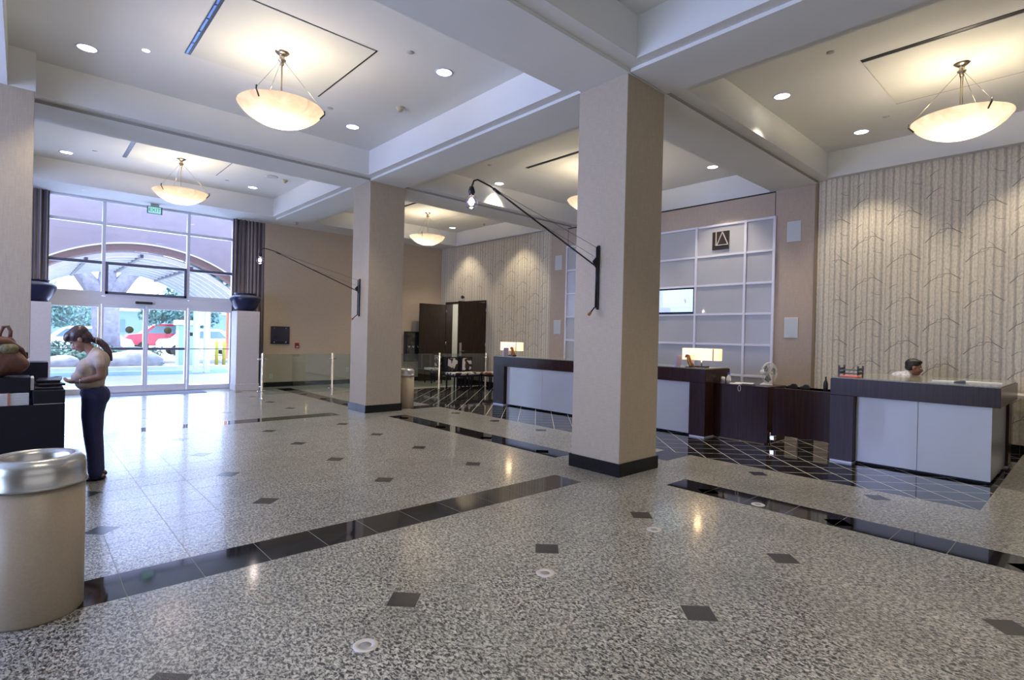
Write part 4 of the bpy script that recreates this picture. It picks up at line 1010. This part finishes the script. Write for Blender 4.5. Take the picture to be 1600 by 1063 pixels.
# sculptures, sign holders on long desk
for k, (x, y, lab, l2) in enumerate([(8.28, 4.66, 'golden bent thumb-like sculpture in front of the near table lamp', 'upright acrylic sign holder left of the near table lamp'), (8.28, 9.05, 'golden bent thumb-like sculpture in front of the far table lamp', 'upright acrylic sign holder left of the far table lamp')]):
    s = thing('sculpture', lab, 'sculpture', (x, y, 1.122), group='golden sculptures on the long desk')
    part('plinth', MB().box(-0.05, 0.05, -0.06, 0.05, 0, 0.012), M['black_metal'], s)
    part('figure', MB().tube([(0,-0.045,0.012),(0,-0.03,0.05),(0,0.0,0.10),(0,0.015,0.155),(0,0.02,0.185),(0,0.05,0.19),(0,0.075,0.165)], [0.045,0.043,0.036,0.032,0.032,0.026,0.014], 14), M['bronze_gold'], s)
    h = part('sign_holder', MB().extr([(-0.03,0),(0.03,0),(-0.045,0.19),(-0.052,0.19)], 'x', -0.07, 0.07), plain('violet_acrylic', (0.36,0.30,0.45), 0.3) if k == 0 else bpy.data.materials['violet_acrylic'])
    h.location = (8.22, y+0.2, 1.122); tag(h, l2, 'sign holder', 'sign holders on the long desk')
# items on right-hand desk
tr = thing('letter_tray', 'black two-tier letter tray at the left end of the right-hand desk', 'letter tray', (8.42, 2.33, 1.122))
for z in (0.035, 0.085):
    part('tray', MB().box(-0.12, 0.12, -0.13, 0.11, z, z+0.008).box(-0.12,0.12,-0.13,-0.122,z,z+0.035).box(-0.12,0.12,0.102,0.11,z,z+0.035), M['black_plastic'], tr)
for y_ in (-0.13, 0.095): part('upright', MB().box(-0.12, -0.1, y_, y_+0.018, 0, 0.15).box(0.1, 0.12, y_, y_+0.018, 0, 0.15), M['black_plastic'], tr)
pk = part('folder', MB().box(-0.1,0.1,-0.11,0.10,0,0.022), M['pink_paper'], bevel=0.006); pk.location = (8.2, 2.27, 1.122); tag(pk, 'folded red-pink card lying before the letter tray', 'folder')
for k, (x, y, w_, d_, rz, m_, lab) in enumerate([(8.55, 1.32, 0.12, 0.26, 0.1, 'paper', 'white sheet of paper on the right-hand desk near the man'), (8.75, 0.98, 0.14, 0.34, 0.05, 'paper', 'long white form at the right end of the right-hand desk')]):
    o = part('document', MB().box(-w_/2, w_/2, -d_/2, d_/2, 0, 0.012), M[m_]); o.location = (x, y, 1.122); o.rotation_euler = (0,0,rz); tag(o, lab, 'document')
o = part('stapler', MB().extr([(-0.05,0),(0.06,0),(0.06,0.015),(-0.03,0.03),(-0.05,0.028)], 'x', -0.018, 0.018), M['black_plastic'], bevel=0.005); o.location = (8.45, 1.16, 1.122); tag(o, 'small black stapler beside the white sheet on the right-hand desk', 'stapler')
cs = thing('console_table', 'pale console table against the wallpaper beyond the right-hand desk', 'table', (10.7, 0.83, 0))
part('tabletop', MB().box(-0.35, 0.2, -0.8, 0.15, 0.86, 0.9), M['plinth'], cs)
for (x_, y_) in ((-0.34, 0.11), (-0.34, -0.79), (0.15, 0.11), (0.15, -0.79)): part('leg', MB().box(x_, x_+0.04, y_, y_+0.04, 0, 0.86), M['plinth'], cs)

# ---- beige wall fittings
pl = thing('wall_plaque', 'square navy glass plaque with four standoffs on the beige wall', 'plaque', (5.44, 15.78, 1.46))
part('plate', MB().box(-0.26, 0.26, -0.03, -0.02, -0.25, 0.25), M['navy_glass'], pl)
for a in (-0.16, 0.16):
    for b in (-0.2, 0.2): part('standoff', MB().lathe([(0.0001,-0.04),(0.016,-0.04),(0.016,0.0)], 14, (a, 0, b), axis='y', cap=False), M['chrome'], pl)
fa = thing('fire_alarm', 'small red fire alarm pull station on the beige wall', 'fire alarm', (5.92, 15.78, 1.17))
part('housing', MB().box(-0.055, 0.055, -0.04, 0, -0.075, 0.08), M['red_plastic'], fa, bevel=0.006)
part('pull_bar', MB().box(-0.04, 0.04, -0.052, -0.04, -0.005, 0.02), plain('dark_red', (0.12,0.0,0.02), 0.4), fa); part('label_plate', MB().box(-0.02, 0.025, -0.043, -0.04, -0.05, -0.01), M['white_plastic'], fa)
for x_, z_, lab in ((5.22, 0.3, 'white outlet plate low on the beige wall behind the first rail post'), (7.5, 0.44, 'white outlet plate on the beige wall left of the second column')):
    o = thing('wall_outlet', lab, 'outlet', (x_, 15.78, z_)); part('plate', MB().box(-0.045,0.045,-0.01,0,-0.065,0.065), M['white_plastic'], o, bevel=0.003)
    for zz in (-0.025, 0.025): part('socket', MB().box(-0.015,0.015,-0.012,-0.01,zz-0.012,zz+0.012), M['cream_plastic'], o)
kk = thing('display_cabinet', 'tall dark framed display with three pale chevrons on the beige wall by the doors', 'display', (9.74, 15.755, 1.17))
part('case', MB().box(-0.28, 0.30, -0.14, 0, -0.5, 0.5), M['black_plastic'], kk, bevel=0.006)
part('glass_front', MB().box(-0.24, 0.06, -0.15, -0.14, -0.45, 0.45), plain('smoky_print', (0.07,0.07,0.06), 0.12, noise=0.4, nscale=9), kk)
for x_ in (-0.16, 0.0, 0.19): part('chevron', MB().extr([(x_-0.05,0.02),(x_,-0.05),(x_+0.05,0.02),(x_+0.02,0.02),(x_,-0.01),(x_-0.02,0.02)], 'y', -0.155, -0.150), M['white_panel'], kk)
cam = thing('security_camera', 'small black dome security camera above the double doors', 'camera', (10.95, 14.45, 2.86))
part('mount', MB().cyl((-0.04,0,0), (0,0,0), 0.03, n=14), M['black_plastic'], cam); part('dome', MB().ell((-0.07,0,0), (0.05,0.05,0.055), None, 18, 12), M['black_plastic'], cam)
# ---- double doors
dr = thing('door_2', 'open pair of espresso wood doors in the wallpapered wall', 'door', (0,0,0), kind='structure')
part('door_frame', MB().box(10.92, 11.2, 13.26, 13.31, 0, 2.72).box(10.92, 11.2, 15.41, 15.46, 0, 2.72).box(10.92, 11.2, 13.31, 15.41, 2.66, 2.72), M['door_wood'], dr)
for (y0, y1, yh, lb) in ((13.25, 13.30, 13.25, 'right'), (15.42, 15.47, 15.42, 'left')):
    part('door_leaf', MB().box(9.86, 10.915, y0, y1, 0.012, 2.63), M['door_wood'], dr, bevel=0.003)
    for z in (0.25, 1.3, 2.4): part('hinge', MB().cyl((10.925, y0-0.012, z-0.05), (10.925, y0-0.012, z+0.05), 0.012, n=8), M['steel'], dr)
part('lock_plate', MB().box(9.90, 9.98, 13.235, 13.25, 0.95, 1.35), M['steel'], dr, bevel=0.004)
part('door_handle', MB().cyl((9.94,13.235,1.1), (9.94,13.19,1.1), 0.012, n=8).cyl((9.94,13.19,1.1), (10.05,13.19,1.1), 0.01, n=8), M['steel'], dr)
# ---- chairs with cowhide
def chair(loc, rz, lab, hide, back=True):
    c = thing('chair' if back else 'stool', lab, 'chair' if back else 'stool', loc, rz)
    part('seat', MB().box(-0.23, 0.23, -0.22, 0.23, 0.42, 0.50), M[hide], c, bevel=0.03)
    part('seat_rail', MB().box(-0.22, 0.22, -0.21, 0.22, 0.37, 0.42), M['espresso'], c)
    for a in (-0.21, 0.18):
        for b in (-0.2, 0.18): part('leg', MB().box(a, a+0.032, b, b+0.032, 0, 0.37), M['espresso'], c)
    if back:
        part('backrest', MB().box(-0.22, 0.22, 0.20, 0.26, 0.50, 0.93), M['espresso'], c, bevel=0.01)
        part('back_pad', MB().box(-0.17, 0.17, 0.165, 0.2, 0.54, 0.90), M[hide], c, bevel=0.015)
    return c
chair((9.36, 12.64, 0), 0.0, 'cowhide chair with black frame, left of the pair standing in for reflections in the glass rail', 'cow_dark')  # this pair is modelled from chair reflections in the glass
chair((9.90, 12.66, 0), 0.0, 'cowhide chair with black frame, right of the pair standing in for reflections in the glass rail', 'cow_dark')
chair((10.47, 12.40, 0), PI/2*0, 'brown and white cowhide stool beside the far end of the long desk', 'cow_brown', False)
chair((10.05, 14.85, 0), -0.5*PI, 'cowhide chair turned sideways before the left door leaf', 'cow_dark')
# ---- glass railing
rl = thing('glass_railing', 'clear glass railing on steel posts crossing the rear of the lobby', 'railing', (0, 13.05, 0))
for x_ in (4.12, 5.80, 7.45, 9.04, 10.80):
    p = part('post', MB().lathe([(0.045,0),(0.045,0.01),(0.026,0.012),(0.026,1.05),(0.0001,1.055)], 18, (x_, 0, 0)), M['steel'], rl)
    for z in (0.17, 0.91): part('clamp', MB().cyl((x_-0.075, 0, z), (x_+0.075, 0, z), 0.016, n=10).cyl((x_-0.075,-0.025,z),(x_-0.075,0.025,z),0.022,n=12).cyl((x_+0.075,-0.025,z),(x_+0.075,0.025,z),0.022,n=12), M['chrome'], p)
for a, b in ((4.18, 5.74), (5.86, 7.39), (7.51, 8.98), (9.10, 10.74)):
    part('glass_panel', MB().box(a, b, -0.006, 0.006, 0.09, 1.03), M['rail_glass'], rl)

# ---- trash cans
def trash(loc, lab, r, h, hl):
    t = thing('trash_can', lab, 'trash can', loc, group='round lobby trash cans')
    part('body', MB().lathe([(0.0001,0.0),(r*0.97,0.0),(r,0.012),(r,h),(0.0001,h)], 64, cap=False), M['can_body'], t)
    part('steel_lid', MB().lathe([(r+0.002,h-0.002),(r+0.010,h),(r+0.010,h+0.012),(r+0.003,h+0.018),(r+0.003,h+hl*0.55),(r-0.003,h+hl*0.78),(r-0.022,h+hl*0.95),(r-0.045,h+hl),(r-0.06,h+hl*0.97),(r-0.072,h+hl*0.82),(r-0.078,h+hl*0.3),(r-0.08,h-0.05),(0.0001,h-0.05)], 72, cap=False), M['steel'], t)
    return t
trash((0.068, 3.89, 0), 'large tan trash can with a brushed steel lid in the left foreground', 0.217, 0.70, 0.155)
trash((6.09, 10.05, 0), 'tan trash can with a steel lid beside the second column', 0.19, 0.68, 0.15)

# ---- left dark desk with clutter
bdsk = thing('concierge_desk', 'dark lacquered desk in the left foreground where the woman stands', 'desk', (-0.5, 6.45, 0))
part('cabinet', MB().box(-0.75, 0.785, -0.5, 0.5, 0.03, 0.90), M['espresso'], bdsk, bevel=0.005)
part('raised_top', MB().box(0.58, 0.785, -0.5, 0.5, 0.905, 1.015).box(-0.75,0.58,0.1,0.5,0.905,1.015), M['espresso'], bdsk, bevel=0.005)
part('groove', MB().box(0.585, 0.77, -0.503, -0.5, 0.90, 0.905), M['steel'], bdsk)
def item(nm, cat, lab, bx, mat, bevel=0.003, rz=0.0, grp=None):
    cx, cy = (bx[0]+bx[1])/2, (bx[2]+bx[3])/2
    o = part(nm, MB().box(bx[0]-cx, bx[1]-cx, bx[2]-cy, bx[3]-cy, 0, bx[5]-bx[4]), mat, bevel=bevel); o.location = (cx, cy, bx[4]); o.rotation_euler = (0,0,rz); tag(o, lab, cat, grp); return o
ps = thing('paper_stack', 'banded stack of white leaflets on the front of the dark desk', 'paper stack', (-0.16, 6.12, 0.90))
for i in range(7): part('leaflet_bundle', MB().box(-0.24, 0.215, -0.14, 0.14, i*0.0145, i*0.0145+0.0125), M['paper'], ps)
part('rubber_band', MB().box(0.085, 0.10, -0.144, 0.144, 0.001, 0.103), M['orange_pole'], ps)
item('box', 'box', 'black box resting on the banded leaflets under the brown bag', (-0.50, 0.06, 5.98, 6.3, 1.005, 1.125), M['espresso'])
item('brochure_stand', 'brochures', 'white brochures standing against the black box on the dark desk', (0.063, 0.085, 6.0, 6.25, 1.018, 1.12), M['paper'])
for i, lab in enumerate(['lowest black folder of the pile at the corner of the dark desk', 'middle black folder of the pile, turned askew', 'topmost black folder of the pile beside the woman']):
    item('folder', 'folder', lab, (0.09+0.01*i, 0.275, 6.0+0.1*i, 6.3+0.12*i, 1.016+0.024*i, 1.034+0.024*i), M['espresso'], 0.004, [0.0, 0.12, -0.08][i], 'black folders on the dark desk')
item('box', 'box', 'tall black box at the back of the dark desk beside the wide column', (-0.15, 0.19, 6.6, 6.88, 1.016, 1.22), M['espresso'])
item('paper_block', 'paper block', 'small white paper block on the tall black box', (-0.1, 0.06, 6.62, 6.8, 1.221, 1.25), M['paper'])
item('box', 'box', 'small black box on the white paper block', (-0.1, 0.05, 6.62, 6.78, 1.251, 1.31), M['espresso'])
# bag
bg_ = thing('handbag', 'slouchy brown leather handbag on the dark desk at the left edge', 'handbag', (-0.2, 6.13, 1.125))
bmv = MB().ell((0,0,0.12), (0.25,0.13,0.13), None, 40, 24)
bmv.v = [(x+0.03*math.sin(z*30+y*9), y*(1-0.25*z/0.25)+0.012*math.sin(x*40+z*25), max(0.0, z)*(1.0+0.10*math.sin(x*17))+0.008*math.sin(x*60)) for x, y, z in bmv.v]
bmv.v = [(x, y, max(z, 0.0)) for x, y, z in bmv.v]
bmv.v = [(x, y, z*1.28) for x, y, z in bmv.v]
part('pouch', bmv, M['brown_leather'], bg_)
part('strap', MB().tube([(0.06,0,0.27),(0.07,0,0.36),(0.09,0,0.415),(0.12,0,0.42),(0.135,0,0.38),(0.13,0.0,0.27)], [0.014]*6, 8), M['brown_leather'], bg_)
part('lining', MB().ell((0.12,-0.05,0.235), (0.07,0.07,0.05), None, 16, 8), M['olive_cloth'], bg_)
part('flap', MB().tube([(-0.10,-0.05,0.30),(0.02,-0.08,0.31),(0.12,-0.07,0.30),(0.20,0.0,0.23),(0.235,0.03,0.15)], [0.02,0.024,0.022,0.022,0.014], 8), M['brown_leather'], bg_)

# ================================================================== PEOPLE
def head_mb(Mx, male=False):
    h = MB()
    h.ell((-0.012,0,0.035), (0.098,0.076,0.092)); h.ell((0.022,0,-0.02), (0.068,0.062,0.085)); h.ell((0.040,0,-0.075), (0.042,0.040,0.036))
    h.ell((0.062,0,0.028), (0.028,0.052,0.014)); h.limb([(0.082,0,0.018),(0.100,0,-0.012),(0.108,0,-0.026)], [0.009,0.011,0.013])
    h.ell((0.094,0.012,-0.03), (0.010,0.008,0.007)); h.ell((0.094,-0.012,-0.03), (0.010,0.008,0.007))
    h.ell((0.086,0,-0.050), (0.012,0.024,0.006)); h.ell((0.084,0,-0.061), (0.012,0.021,0.007)); h.ell((0.074,0,-0.09), (0.018,0.018,0.014))
    for s in (-1, 1):
        h.ell((-0.008,s*0.078,-0.005), (0.018,0.009,0.030)); h.ell((0.05,s*0.036,-0.03), (0.028,0.022,0.026))
    return h.xf(Mx)
def face_bits(parent, Mx, skin_dark):
    white = plain('eye_white', (0.6,0.58,0.56), 0.3) if 'eye_white' not in bpy.data.materials else bpy.data.materials['eye_white']
    iris = M['black_plastic']
    for s in (-1, 1):
        e = part('eye', MB().ell((0.078,s*0.030,0.006), (0.011,0.014,0.010), None, 14, 10).xf(Mx), white, parent)
        part('iris', MB().ell((0.087,s*0.030,0.006), (0.004,0.006,0.006), None, 10, 8).xf(Mx), iris, e)
        part('eyebrow', MB().tube([(0.084,s*0.016,0.030),(0.086,s*0.032,0.035),(0.074,s*0.050,0.030)], [0.003,0.004,0.002], 6).xf(Mx), skin_dark, parent)
    part('lips', MB().ell((0.095,0,-0.055), (0.006,0.020,0.0055), None, 12, 8).xf(Mx), plain('lip', (0.28,0.09,0.08), 0.4) if 'lip' not in bpy.data.materials else bpy.data.materials['lip'], parent)
def hand_mb(mb, wrist, direction, palm_n, L=0.17, curl=0.6, flip=1):
    d = Vector(direction).normalized(); n = Vector(palm_n); n = (n-d*n.dot(d)).normalized(); s = d.cross(n)*flip
    w = Vector(wrist); R = Matrix((d, s, n)).transposed()
    mb.ell(w+d*0.055, (0.052, 0.038, 0.017), R)
    mb.ell(w+d*0.01, (0.03, 0.027, 0.02), R)
    for k, (o, ln) in enumerate(((0.030, 0.068), (0.010, 0.078), (-0.010, 0.073), (-0.029, 0.056))):
        p0 = w+d*0.085+s*o; p1 = p0+d*ln*0.5+n*ln*0.15*curl*2; p2 = p1+d*ln*0.28+n*ln*0.35*curl*1.6; p3 = p2+d*ln*0.05+n*ln*0.26*curl*1.6
        mb.limb([p0, p1, p2, p3], [0.0092, 0.0085, 0.0075, 0.0065], 8)
    t0 = w+d*0.02+s*0.03; mb.limb([t0, t0+d*0.03+s*0.022+n*0.01, t0+d*0.06+s*0.024+n*0.022, t0+d*0.078+s*0.012+n*0.03], [0.013,0.011,0.0095,0.008], 8)
    return mb
def Rh(pitch, loc, yaw=0.0):   # head pitched forward (down) by pitch
    return Matrix.Translation(loc) @ Matrix.Rotation(yaw, 4, 'Z') @ Matrix.Rotation(pitch, 4, 'Y')

# woman
WO = thing('person', 'woman in cream short-sleeved blouse and dark jeans standing at the dark desk, head bowed', 'person', (0.62, 6.95, 0), math.radians(171)); WO.scale = (0.88, 1, 1)
Hm = Rh(math.radians(42), (0.205, 0, 1.425))
b = head_mb(Hm)
b.limb([(0.075,0,1.27),(0.12,0,1.34),(0.165,0,1.385)], [0.058,0.05,0.05])
b.ell((0.045,0,1.20), (0.095,0.155,0.11)); b.ell((0.08,0,1.05), (0.10,0.125,0.14)); b.ell((0.07,0,0.90), (0.115,0.15,0.12))
for s in (-1, 1):
    b.limb([(0.03,s*0.06,1.255),(0.02,s*0.155,1.245),(0.0,s*0.19,1.16),(-0.012,s*0.205,1.065)], [0.055,0.052,0.046,0.036])
    b.limb([(-0.012,s*0.205,1.065),(0.09,s*0.17,1.035),(0.20,s*0.10,1.012)], [0.038,0.036,0.025])
    hand_mb(b, (0.205,s*0.095,1.012), (0.93,-s*0.36,-0.10), (0,-s*0.35,0.9) if s > 0 else (0,0.3,0.9), curl=0.5, flip=s)
    b.limb([(0.045,s*0.08,0.86),(0.06,s*0.09,0.66),(0.062,s*0.09,0.45),(0.03,s*0.09,0.26),(0.025,s*0.09,0.08)], [0.10,0.085,0.062,0.055,0.036])
    b.limb([(-0.03,s*0.09,0.035),(0.05,s*0.093,0.035),(0.12,s*0.096,0.024)], [0.03,0.034,0.024])
body = remeshed('body', b, M['skin_w'], WO, 0.0075, 5)
face_bits(WO, Hm, M['hair_w'])
# blouse
bl = MB(); bl.ell((0.040,0,1.205), (0.112,0.172,0.115)); bl.ell((0.085,0,1.08), (0.135,0.155,0.15)); bl.ell((0.135,0,1.125), (0.105,0.15,0.12)); bl.ell((0.185,0,1.045), (0.098,0.14,0.075))
bl.ell((0.105,0,0.98), (0.14,0.158,0.075)); bl.limb([(0.06,0,1.28),(0.075,0,1.295)], [0.075,0.066]); bl.ell((-0.01,0,1.215),(0.072,0.13,0.10))
for s in (-1, 1): bl.limb([(0.03,s*0.07,1.262),(0.02,s*0.15,1.245),(0.004,s*0.19,1.18)], [0.062,0.058,0.054])
remeshed('blouse', bl, M['blouse'], WO, 0.009, 14)
# jeans
jn = MB(); jn.ell((0.072,0,0.89), (0.128,0.162,0.088)); jn.ell((0.035,0.06,0.85), (0.12,0.10,0.12)); jn.ell((0.035,-0.06,0.85), (0.12,0.10,0.12)); jn.ell((0.075,0,0.82),(0.112,0.14,0.12))
for s in (-1, 1): jn.limb([(0.055,s*0.082,0.84),(0.075,s*0.088,0.66),(0.065,s*0.09,0.45),(0.045,s*0.09,0.28),(0.035,s*0.09,0.10),(0.032,s*0.09,0.075)], [0.122,0.102,0.085,0.076,0.074,0.074])
remeshed('jeans', jn, M['blue_cloth'], WO, 0.009, 12)
for s in (-1, 1):
    sh = MB(); sh.ell((-0.025,s*0.09,0.028), (0.042,0.037,0.027)); sh.ell((0.05,s*0.093,0.022), (0.075,0.04,0.021)); sh.ell((0.12,s*0.096,0.020), (0.05,0.038,0.019))
    remeshed('shoe', sh, M['shoe'], WO, 0.005, 2)
hr = MB(); hr.ell((-0.022,0,0.050), (0.106,0.087,0.093)); hr.ell((0.035,0,0.092), (0.075,0.068,0.048)); hr.ell((-0.05,0,-0.01), (0.072,0.08,0.075)); hr.ell((0.075,0,0.085),(0.04,0.055,0.035))
hr.xf(Hm); hr.limb([(0.075,0,1.425),(0.02,0,1.405),(-0.03,0,1.36),(-0.07,0.01,1.29),(-0.09,0.01,1.22)], [0.03,0.036,0.036,0.03,0.014])
remeshed('hair', hr, M['hair_w'], WO, 0.008, 2)
part('hair_tie', MB().tube([(0.05+0.005*math.cos(a), 0.034*math.cos(a), 1.418+0.034*math.sin(a)) for a in [2*PI*i/16 for i in range(17)]], 0.007, 6), M['steel'], WO)
part('bracelet', MB().tube([(0.185, 0.113+0.029*math.cos(a), 1.014+0.029*math.sin(a)) for a in [2*PI*i/16 for i in range(17)]], 0.004, 6), M['chrome'], WO)
cd_ = part('leaflet', MB().box(-0.07,0.07,-0.045,0.045,0,0.003), M['paper']); cd_.location = (0.62-0.385, 6.95+0.05, 1.046); cd_.rotation_euler = (0.05,0.2,math.radians(137)); tag(cd_, 'small white leaflet held in the woman\'s hands', 'leaflet')

# man seated behind the right-hand desk, looking to the right
MO = thing('person', 'man with short black hair and patterned white shirt seated low behind the right-hand desk', 'person', (9.98, 1.93, 0), math.radians(-76))
Hm = Rh(math.radians(10), (0.015, 0, 1.232))
b = head_mb(Hm, True)
b.limb([(-0.08,0,1.10),(-0.04,0,1.14),(-0.01,0,1.18)], [0.062,0.06,0.056])
b.ell((-0.09,0,0.98), (0.12,0.18,0.15)); b.ell((-0.12,0,0.80), (0.12,0.16,0.16)); b.ell((-0.12,0,0.62), (0.13,0.17,0.12))
for s in (-1, 1):
    b.limb([(-0.08,s*0.10,1.06),(-0.08,s*0.19,1.03),(0.0,s*0.23,0.90),(0.06,s*0.24,0.80)], [0.07,0.06,0.052,0.042])
    b.limb([(0.06,s*0.24,0.80),(0.18,s*0.20,0.82),(0.27,s*0.15,0.83)], [0.042,0.038,0.028]); hand_mb(b, (0.275,s*0.148,0.83), (0.95,-s*0.3,0.0), (0,0,-1), curl=0.35, flip=-s)
    b.limb([(-0.10,s*0.10,0.57),(0.12,s*0.12,0.55),(0.34,s*0.13,0.53)], [0.10,0.085,0.065]); b.limb([(0.34,s*0.13,0.53),(0.32,s*0.13,0.28),(0.30,s*0.13,0.09)], [0.062,0.055,0.04])
    b.limb([(0.26,s*0.13,0.04),(0.42,s*0.13,0.035)], [0.038,0.03])
remeshed('body', b, M['skin_m'], MO, 0.009, 4); face_bits(MO, Hm, M['hair_m'])
sh = MB(); sh.ell((-0.11,0,1.0), (0.145,0.205,0.16)); sh.ell((-0.15,0,1.085), (0.13,0.17,0.085)); sh.ell((-0.23,0,0.99),(0.12,0.19,0.12)); sh.ell((-0.12,0,0.80), (0.14,0.185,0.17)); sh.ell((-0.12,0,0.64), (0.145,0.185,0.10)); sh.limb([(-0.075,0,1.09),(-0.055,0,1.13)], [0.085,0.07])
for s in (-1, 1): sh.limb([(-0.10,s*0.12,1.10),(-0.10,s*0.2,1.075),(-0.02,s*0.235,0.93)], [0.075,0.074,0.066])
remeshed('shirt', sh, M['shirt'], MO, 0.010, 3)
tr_ = MB(); tr_.ell((-0.12,0,0.58), (0.15,0.19,0.10))
for s in (-1, 1): tr_.limb([(-0.10,s*0.10,0.57),(0.12,s*0.12,0.55),(0.34,s*0.13,0.53),(0.32,s*0.13,0.28),(0.30,s*0.13,0.10)], [0.115,0.10,0.082,0.072,0.065])
remeshed('trousers', tr_, M['shoe'], MO, 0.011, 3)
for s in (-1, 1): remeshed('shoe', MB().ell((0.36,s*0.13,0.04), (0.13,0.045,0.04)), M['shoe'], MO, 0.008, 1)
hr = MB(); hr.ell((-0.024,0,0.052), (0.104,0.083,0.088)); hr.ell((-0.05,0,0.0), (0.068,0.077,0.065)); hr.ell((0.02,0,0.098),(0.068,0.06,0.034)); hr.xf(Hm)
remeshed('hair', hr, M['hair_m'], MO, 0.008, 2)
st = thing('stool', 'office stool under the seated man behind the right-hand desk', 'stool', (9.98-0.12*0.74, 1.93+0.12*0.67, 0))
part('seat', MB().lathe([(0.0001,0.40),(0.20,0.40),(0.22,0.42),(0.22,0.455),(0.19,0.47),(0.0001,0.47)], 32, cap=False), M['black_plastic'], st)
part('column', MB().cyl((0,0,0.03), (0,0,0.40), 0.03, n=14), M['chrome'], st); part('foot_disc', MB().lathe([(0.0001,0),(0.22,0),(0.22,0.02),(0.03,0.04),(0.0001,0.04)], 32, cap=False), M['chrome'], st)
